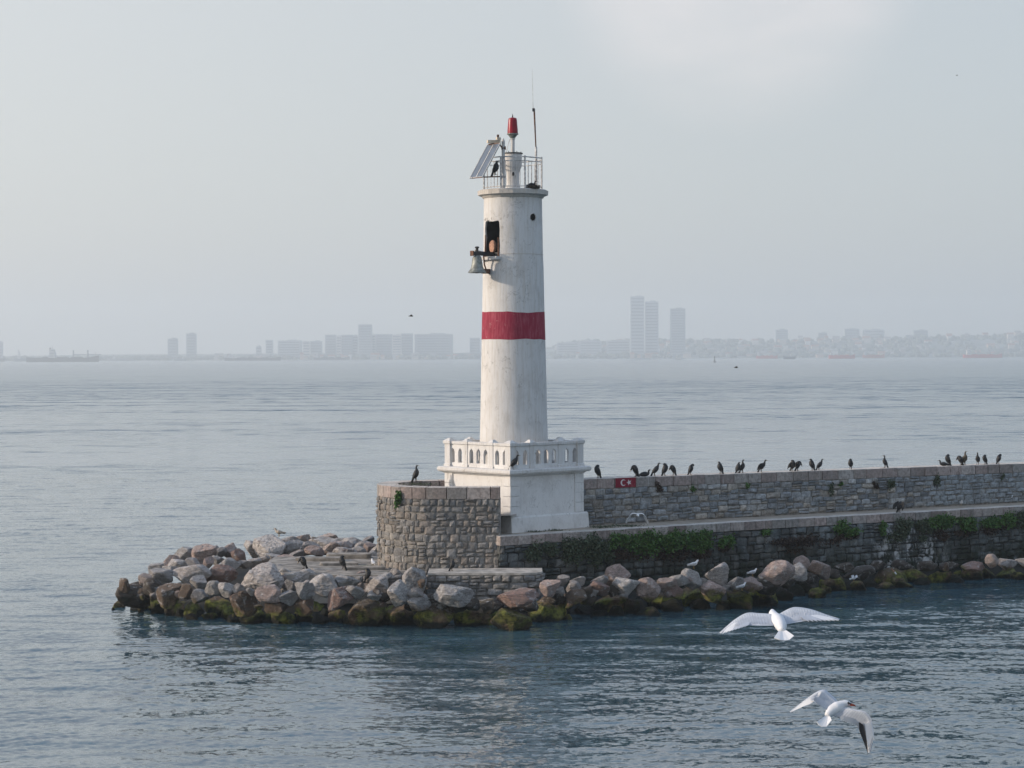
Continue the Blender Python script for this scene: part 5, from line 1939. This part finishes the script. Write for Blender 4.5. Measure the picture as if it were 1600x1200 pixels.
flyer(1216, 970, Y1, 1.0, spec1, 'white gull seen from behind gliding with level wings in front of the quay')

Y2 = 17.5
def g2(x, y, dy=0.0): return ((x - 1300) * Y2 / F, dy, -(y - 1108) * Y2 / F)
spec2 = {
    'body': ([g2(1331, 1103, .02), g2(1326, 1101, .03), g2(1319, 1101.5, .03), g2(1309, 1106, .02), g2(1299, 1111, .0), g2(1291, 1117, -.04)], [.012, .029, .034, .052, .046, .022]),
    'tail': fan(g2(1294, 1114, -.02), [g2(1273, 1125, -.10), g2(1276, 1129, -.11), g2(1281, 1132, -.12), g2(1288, 1132, -.12), g2(1297, 1122, -.10)]),
    'beak': [g2(1329, 1101, .0), g2(1333, 1101.5, -.01), g2(1337, 1103, -.01)],
    'eye': g2(1328, 1099, -.02), 'ear': g2(1325, 1097.5, -.03),
    'wings': [
        {'up': (0, -.75, .65), 'secs': [(g2(1311, 1097, .06), g2(1293, 1110, -.02), .012), (g2(1300, 1087, .10), g2(1284, 1104, .0), .011), (g2(1292, 1081, .12), g2(1274, 1098, .02), .010),
                                        (g2(1280, 1084, .12), g2(1270, 1096, .04), .007), (g2(1262, 1096, .12), g2(1262, 1100, .08), .004), (g2(1236, 1115, .10), g2(1238, 1116, .09), .002)],
         'feathers': prim(g2(1278, 1092, .05), g2(1285, 1084, .08), g2(1256, 1106, .06), g2(1237, 1116, .09), 7, .014, ['white_feather'])},
        {'up': (.1, -.8, .6), 'secs': [(g2(1318, 1104, .02), g2(1298, 1117, -.02), .012), (g2(1334, 1107, -.04), g2(1318, 1122, -.04), .012), (g2(1350, 1110, -.08), g2(1338, 1128, -.06), .010),
                                       (g2(1359, 1122, -.10), g2(1342, 1138, -.06), .007), (g2(1361, 1145, -.12), g2(1348, 1155, -.08), .004), (g2(1357, 1170, -.13), g2(1353, 1173, -.12), .002)],
         'feathers': prim(g2(1316, 1117, -.05), g2(1336, 1122, -.06), g2(1312, 1124, -.06), g2(1337, 1133, -.07), 8, .020, 'grey_feather')
                     + prim(g2(1338, 1125, -.08), g2(1345, 1130, -.09), g2(1339, 1136, -.08), g2(1352, 1174, -.13), 7, .012, ['grey_feather', 'grey_feather', 'dark', 'dark', 'dark', 'dark', 'dark'])
                     + prim(g2(1349, 1128, -.105), g2(1358, 1125, -.115), g2(1354, 1170, -.13), g2(1361, 1152, -.13), 5, .009, ['white_feather'])}],
}
flyer(1300, 1108, Y2, 1.0, spec2, 'white gull banking right with a black wing edge in the lower right corner')

# gull with arched white wings over the walkway (about 1 m span at 103 m)
Y3 = 103.0
def g3(x, y, dy=0.0): return ((x - 996) * Y3 / F, dy, -(y - 804) * Y3 / F)
spec3 = {
    'wingmat': 'white_feather',
    'body': ([g3(997, 806.5, -.22), g3(997, 805.5, -.16), g3(996.5, 804.8, -.06), g3(996, 804.5, .06), g3(996, 804.8, .20)], [.03, .05, .075, .07, .02]),
    'tail': fan(g3(996, 804.5, .15), [g3(993, 804, .36), g3(996, 804, .38), g3(999, 804, .36)]),
    'wings': [
        {'up': (0, 0, 1), 'secs': [(g3(996, 803, -.08), g3(996, 806, .12), .05), (g3(988, 802.5, -.10), g3(988, 805.5, .14), .05), (g3(983, 807, -.05), g3(985, 810, .16), .045), (g3(977, 816, .02), g3(979, 818, .12), .02)]},
        {'up': (0, 0, 1), 'secs': [(g3(997, 803, -.08), g3(997, 806, .12), .05), (g3(1004, 803, -.10), g3(1004, 805.5, .14), .05), (g3(1009, 808, -.05), g3(1007.5, 811, .16), .045), (g3(1014, 817, .02), g3(1012, 819, .12), .02)]}],
}
flyer(996, 804, Y3, 1.0, spec3, 'white gull flying head on with arched drooping wings just above the walkway')
Y4 = 240.0
for px, py, Yq, s, lb in ((642, 494, 170, 1.0, 'tiny dark bird flying left of the red band in front of the far skyline'), (1150, 574.5, 190, 1.0, 'tiny dark bird skimming the sea right of the navigation buoy'),
                          (1495, 118, 320, .8, 'tiniest bird high in the sky at the upper right')):
    b = empty('flying_gull', at_y(px, py, Yq), lb, 'bird', 'gulls flying over the water')
    b.scale = (s, s, s)
    MB().tube([(-.22, 0, 0), (-.05, 0, .02), (.12, 0, .01), (.2, 0, 0)], [.01, .05, .05, .01], 8).build('body', M['brown_feather'], b, smooth=True)
    for q in (-1, 1):
        MB().tube([(0.03, q * .04, .02), (.05, q * .25, .12), (-.05, q * .5, .06)], [(.07, .012), (.06, .01), (.01, .005)], 6, upref=(0, 0, 1)).build('wing', M['brown_feather'], b)

# ------------------------------------------------------------------ far shore
hill = MB()
SK = [(-900, 10), (-250, 14), (0, 16), (260, 22), (420, 24), (700, 28), (860, 45), (900, 58), (980, 62), (1060, 66), (1200, 72), (1400, 80), (1600, 84), (1900, 80), (2600, 60)]


def hill_h(x, y):
    # px position of this column seen from the viewpoint's axis, used only as a way to write down the coastline
    px = 800 + F * x / y
    t = max(0.0, min(1.0, (y - 7050) / 900.0))
    h = interp(SK, px) * (t * t * (3 - 2 * t)) * (0.85 + 0.3 * noise.noise(Vector((x * .0015, y * .0015, 0))))
    return h + 3.0 * min(1, max(0, (y - 7000) / 40)) - 1.5


vs = []
nxh, nyh = 140, 24
for j in range(nyh):
    for i in range(nxh):
        x = -4400 + i * 8800 / (nxh - 1)
        y = 6990 + (j / (nyh - 1)) ** 1.3 * 2100
        vs.append((x, y, hill_h(x, y)))
hill.add(vs, [(j * nxh + i, j * nxh + i + 1, (j + 1) * nxh + i + 1, (j + 1) * nxh + i) for j in range(nyh - 1) for i in range(nxh - 1)])
tag(hill.build('hills', plain('far_hills', (0.20, 0.23, 0.22), 0.95, var=0.5, scale=0.01), smooth=True), kind='structure')


def bmat(name):
    m, t, b = new_mat(name)
    t.links.new(objcol(t), b.inputs['Base Color'])
    b.inputs['Roughness'].default_value = 0.8
    return m


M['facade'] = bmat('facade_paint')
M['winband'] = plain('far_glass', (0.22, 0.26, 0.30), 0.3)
M['roof'] = bmat('roof_tiles')
HAZB = 'buildings on the far shore'


def building(px0, px1, ytop, Y, colr, label, name='apartment_block', strips=0, depth=None, ybase=None, roofbox=True, cat='building'):
    x0, x1 = at_y(px0, 540, Y).x, at_y(px1, 540, Y).x
    zt = at_y((px0 + px1) / 2, ytop, Y).z
    cx = (x0 + x1) / 2
    w = x1 - x0
    d = depth or max(18, w * 0.6)
    z0 = min(hill_h(cx, Y), hill_h(cx, Y + d)) - 3
    if zt < z0 + 8: zt = z0 + 8
    b = empty(name, (cx, Y, z0), label, cat, HAZB)
    MB().box((0, d / 2, (zt - z0) / 2), (w, d, zt - z0)).build('wall', M['facade'], b, color=colr)
    if roofbox:
        MB().box((w * 0.1, d / 2, zt - z0 + 1.5), (w * 0.4, d * .5, 3)).build('roof', M['facade'], b, color=tuple(c * .9 for c in colr))
    if strips:
        fl = max(3, min(18, int((zt - z0 - 6) / 9)))
        for k in range(fl):
            MB().box((0, -0.15, 6 + (k + .5) * (zt - z0 - 8) / fl), (w * 0.86, 0.6, (zt - z0 - 8) / fl * 0.42)).build('window_band', M['winband'], b)
    return b


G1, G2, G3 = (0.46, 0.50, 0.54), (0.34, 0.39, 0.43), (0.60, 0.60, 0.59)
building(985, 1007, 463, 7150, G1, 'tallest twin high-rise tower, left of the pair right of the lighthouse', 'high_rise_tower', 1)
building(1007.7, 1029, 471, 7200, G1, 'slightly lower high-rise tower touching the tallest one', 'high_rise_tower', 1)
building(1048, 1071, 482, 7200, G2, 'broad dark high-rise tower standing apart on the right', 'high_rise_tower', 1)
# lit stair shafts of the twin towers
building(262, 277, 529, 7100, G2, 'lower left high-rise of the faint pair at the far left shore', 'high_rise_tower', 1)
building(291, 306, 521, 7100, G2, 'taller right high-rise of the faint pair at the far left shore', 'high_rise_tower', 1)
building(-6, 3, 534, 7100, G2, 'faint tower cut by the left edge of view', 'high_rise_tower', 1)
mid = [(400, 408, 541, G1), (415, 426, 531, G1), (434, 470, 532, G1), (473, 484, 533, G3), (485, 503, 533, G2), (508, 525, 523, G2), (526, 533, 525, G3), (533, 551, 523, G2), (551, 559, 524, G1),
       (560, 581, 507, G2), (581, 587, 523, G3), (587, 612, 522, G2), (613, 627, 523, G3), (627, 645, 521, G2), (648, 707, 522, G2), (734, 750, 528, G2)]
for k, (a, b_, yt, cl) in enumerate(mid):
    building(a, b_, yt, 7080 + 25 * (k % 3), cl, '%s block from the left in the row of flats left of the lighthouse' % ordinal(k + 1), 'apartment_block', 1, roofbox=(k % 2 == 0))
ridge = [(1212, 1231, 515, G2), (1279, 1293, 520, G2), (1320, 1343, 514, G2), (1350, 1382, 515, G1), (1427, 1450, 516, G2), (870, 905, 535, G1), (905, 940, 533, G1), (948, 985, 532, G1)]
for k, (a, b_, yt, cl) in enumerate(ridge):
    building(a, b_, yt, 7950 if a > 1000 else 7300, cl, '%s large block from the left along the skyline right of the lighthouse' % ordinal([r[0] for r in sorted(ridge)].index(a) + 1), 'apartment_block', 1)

# little houses on the slope
rnd = random.Random(21)
hm = MB().box((0, 0, .5), (1, 1, 1)).mesh('wall', M['facade'])
rm = MB().add([(-.55, -.55, 1.003), (.55, -.55, 1.003), (.55, .55, 1.003), (-.55, .55, 1.003), (-.55, 0, 1.35), (.55, 0, 1.35)],
              [(0, 1, 5, 4), (2, 3, 4, 5), (1, 2, 5), (3, 0, 4), (0, 3, 2, 1)]).mesh('roof', M['roof'])
HOUSES = {}
for k in range(210):
    px = rnd.uniform(865, 1660) if k > 40 else rnd.uniform(330, 760)
    Y = rnd.uniform(7040, 7850) if k > 40 else rnd.uniform(7040, 7060)
    x = at_y(px, 540, Y).x
    w, hgt = rnd.uniform(10, 26), rnd.uniform(9, 20)
    z0 = hill_h(x, Y) - 2
    cl = rnd.choice([(0.62, 0.60, 0.57), (0.5, 0.46, 0.42), (0.55, 0.42, 0.36), (0.7, 0.7, 0.7), (0.4, 0.4, 0.4)])
    red = rnd.random() < 0.4
    key = ('narrow' if w < 16 else 'wide', 'red' if red else 'grey', 'left' if k <= 40 else 'right')
    h_ = empty('house', (x, Y, z0), None, 'house', 'houses on the far shore')
    HOUSES.setdefault(key, []).append((px, h_))
    link('wall', hm, h_, scale=(w, w * .8, hgt), color=cl)
    link('roof', rm, h_, scale=(w, w * .8, hgt), color=(0.30, 0.13, 0.09) if red else (0.25, 0.25, 0.26))
for (wd_, rf_, sd_), lst in HOUSES.items():
    lst.sort(key=lambda q: q[0])
    for n_, (_, h_) in enumerate(lst):
        h_['label'] = '%s %s-roofed house, %s such from the left on the far shore %s of the lighthouse' % (wd_, rf_, ordinal(n_ + 1), sd_)
# tree belt: one wood per shore
def wood(name, n, x0px, x1px, yr, seed):
    rng = random.Random(seed)
    mb = MB()
    for k in range(n):
        px = rng.uniform(x0px, x1px)
        Y = rng.uniform(*yr)
        x = at_y(px, 540, Y).x
        z = hill_h(x, Y)
        r = rng.uniform(6, 13)
        pr_ = [(r * .3, -3), (r * .9, r * .2), (r, r * .6), (r * .7, r * 1.1), (r * .15, r * 1.4)]
        mb.lathe(pr_, (x, Y, z), 6)
    o = mb.build(name, plain('far_foliage', (0.14, 0.17, 0.16), 0.95, var=0.4, scale=0.05))
    return tag(o, kind='stuff')


tag(wood('far_wood', 1100, 862, 1700, (7030, 7900), 4), 'dark tree belt between the houses on the right far shore', 'trees')
tag(wood('far_wood', 240, 650, 760, (7030, 7300), 5), 'clump of trees on the shore just left of the lighthouse', 'trees')
tag(wood('far_wood', 500, -60, 650, (7040, 7200), 6), 'thin low line of trees along the left far shore', 'trees')
# masts on the ridge
for px, yt in ((1099, 509),):
    c = at_y(px, yt, 7900)
    z0 = hill_h(c.x, 7900)
    ms = empty('radio_mast', (c.x, 7900, z0 - 1), 'thin pale radio mast on the ridge right of the high-rise towers', 'mast')
    MB().tube([(0, 0, 0), (0, 0, c.z - z0)], [1.2, .5], 6).build('pole', M['facade'], ms, color=G3)
    MB().box((0, 0, (c.z - z0) * .6), (5, 5, 2)).build('platform', M['facade'], ms, color=G3)

# ------------------------------------------------------------------ ships
M['hull'] = bmat('hull_paint')
M['superstructure'] = plain('ship_white', (0.60, 0.61, 0.62), 0.6, var=0.1, scale=.1)


def ship(px0, px1, ywl, label, colr, bow=1, house=0.12, house_h=18, hull_h=9, cranes=(), white_house=True, forecastle=True, cat='cargo ship', boxes=True, name='cargo_ship', Yf=None):
    pc = (px0 + px1) / 2
    Y = Yf or H * F / (ywl - hy(pc))
    Y = min(Y, 6700)
    c = at_y(pc, ywl, Y)
    L = (px1 - px0) / F * Y
    s = L / 160.0
    sh = empty(name, (c.x, Y, 0), label, cat, 'ships anchored off the far shore')
    sh.scale = (bow, 1, 1)
    B_ = L * 0.075
    hull_h *= 1.25
    house_h *= 1.15
    mb = MB()
    rg_ = []
    for u, w, top, keel in ((-.5, .55, 1.05, .4), (-.47, .8, 1.0, -.2), (-.35, 1, .9, -.3), (.3, 1, .85, -.3), (.40, .8, 1.0, -.3), (.47, .35, 1.25, -.2), (.505, .05, 1.35, .5)):
        x = u * L
        hh = hull_h * top
        rg_.append([(x, -B_ * w, hh), (x, -B_ * w * .9, keel), (x, B_ * w * .9, keel), (x, B_ * w, hh)])
    mb.rings(rg_)
    mb.build('hull', M['hull'], sh, color=colr)
    hx = -.5 * L + house * L
    hw = L * 0.09
    sm_ = M['superstructure'] if white_house else M['hull']
    for k in range(3):
        f = 1 - k * .16
        o = MB().box((hx, 0, hull_h * .9 + house_h * (k + .5) / 3), (hw * f, B_ * 1.6 * f, house_h / 3 - .05)).build('deckhouse', sm_, sh)
        if not white_house: o.color = tuple(c_ * 1.3 for c_ in colr) + (1,)
        for q in (-1,):
            MB().box((hx, q * (B_ * .8 * f + .05), hull_h * .9 + house_h * (k + .6) / 3), (hw * f * .8, .3, house_h * .08)).build('window_row', M['winband'], sh)
    MB().tube([(hx - hw * .35, 0, hull_h * .9 + house_h * .6), (hx - hw * .35, 0, hull_h * .9 + house_h * 1.2)], B_ * .18, 10).build('funnel', M['hull'], sh, color=(.12, .12, .13))
    MB().tube([(hx, 0, hull_h * .9 + house_h * .98), (hx, 0, hull_h * .9 + house_h * 1.45)], [.7 * s, .3 * s], 6).build('mast', M['hull'], sh, color=(.3, .3, .3))
    for (cu, ch_, jl, jz) in cranes:
        x = cu * L
        MB().tube([(x, 0, hull_h * .8), (x, 0, ch_)], 1.7 * s, 8).build('crane_post', M['hull'], sh, color=(.16, .2, .25))
        MB().tube([(x, 0, ch_ * .62), (x + jl * L, 0, ch_ * .62 + jz)], .9 * s, 6).build('crane_jib', M['hull'], sh, color=(.2, .25, .3))
    if boxes:
        for u in (-.2, 0, .2):
            MB().box((u * L, 0, hull_h * .87 + 1.0), (L * .15, B_ * 1.3, 2.2)).build('hatch_cover', M['hull'], sh, color=tuple(min(1, c_ * 1.15) for c_ in colr))
    MB().tube([(.46 * L, 0, hull_h * 1.2), (.46 * L, 0, hull_h * 1.2 + 9 * s)], .5 * s, 6).build('foremast', M['hull'], sh, color=(.3, .3, .3))
    return sh


NAVY = (0.006, 0.014, 0.026)
RED = (0.42, 0.015, 0.012)
ship(42, 154, 565.5, 'largest bulk carrier with two deck cranes at the far left', NAVY, 1, 0.36, 20, 10, ((0.15, 32, .19, 0), (.35, 32, .19, 0)))
ship(-12, 8, 565, 'dark ship cut off by the left edge of view', NAVY, 1, .2, 10, 7)
ship(22, 62, 564.2, 'faint grey ship behind the stern of the crane carrier', (0.10, 0.14, 0.18), 1, 0.2, 20, 8, Yf=6500)
ship(168, 209, 563.5, 'faint pale ship right of the crane carrier', (0.28, 0.30, 0.32), 1, .25, 10, 6, Yf=6600)
ship(272, 292, 563.5, 'small faint boat below the pair of faint high-rises', (0.14, 0.18, 0.22), -1, .3, 6, 5, Yf=6500, name='boat', cat='boat')
ship(351, 439, 563.5, 'long low blue grey freighter in the gap before the row of flats', NAVY, 1, 0.10, 10, 7)
ship(490, 546, 562.5, 'freighter with white stern house in front of the row of flats', NAVY, 1, 0.08, 9, 7)
ship(1182, 1215, 560.3, 'red freighter, leftmost of the red ships', RED, 1, .10, 14, 7)
ship(1224, 1243, 561.2, 'small dark tugboat beside the leftmost red ship', (0.03, 0.05, 0.08), -1, .4, 7, 6, name='tugboat', cat='boat', boxes=False)
ship(1295, 1336, 560.3, 'red freighter, second of the red ships from the left', RED, 1, .10, 10, 8)
ship(1348, 1382, 559.6, 'orange red freighter, third of the red ships from the left', (0.36, 0.09, 0.05), 1, .10, 12, 8)
ship(1505, 1566, 559.2, 'longest red tanker with white stern house at the far right', RED, 1, .13, 20, 8)
ship(949, 963, 560.3, 'tiny grey boat below the shore right of the lighthouse', (0.10, 0.14, 0.18), 1, .6, 5, 3, name='boat', cat='boat', boxes=False)
ship(1055, 1064, 562.0, 'tiny white motorboat below the broad dark high-rise', (0.45, 0.45, 0.45), 1, .5, 4, 3, name='boat', cat='boat', boxes=False)
# navigation buoy
c = at_y(1116.5, 565.5, 4100)
by = empty('navigation_buoy', (c.x, 4100, 0), 'dark pillar buoy standing in the sea right of the high-rise towers', 'buoy')
by.location.y = H * F / (566 - hy(1116))
by.location.x = at_y(1116.5, 560, by.location.y).x
MB().lathe([(2.4, -1), (2.6, .5), (2.4, 1.6), (.8, 2.0)], seg=12).build('float', M['dark'], by)
MB().tube([(0, 0, 1.9), (0, 0, 7.5)], [.9, .4], 8).build('pillar', M['dark'], by)
MB().lathe([(1.0, 7.5), (.9, 9.0), (.2, 10)], seg=8).build('topmark', M['dark'], by)

# ------------------------------------------------------------------ haze
hb_ = MB().box((0, 4400, 124), (9400, 10200, 256.0))
hm_ = bpy.data.materials.new('haze_air')
hm_.use_nodes = True
t = hm_.node_tree
t.nodes.clear()
ho = N(t, 'ShaderNodeOutputMaterial')
hv = N(t, 'ShaderNodeVolumePrincipled')
hv.inputs['Color'].default_value = (0.885, 0.94, 0.965, 1)
hv.inputs['Density'].default_value = 0.00020
hv.inputs['Anisotropy'].default_value = 0.3
t.links.new(hv.outputs[0], ho.inputs['Volume'])
hz = hb_.build('haze', hm_)
tag(hz, kind='stuff')
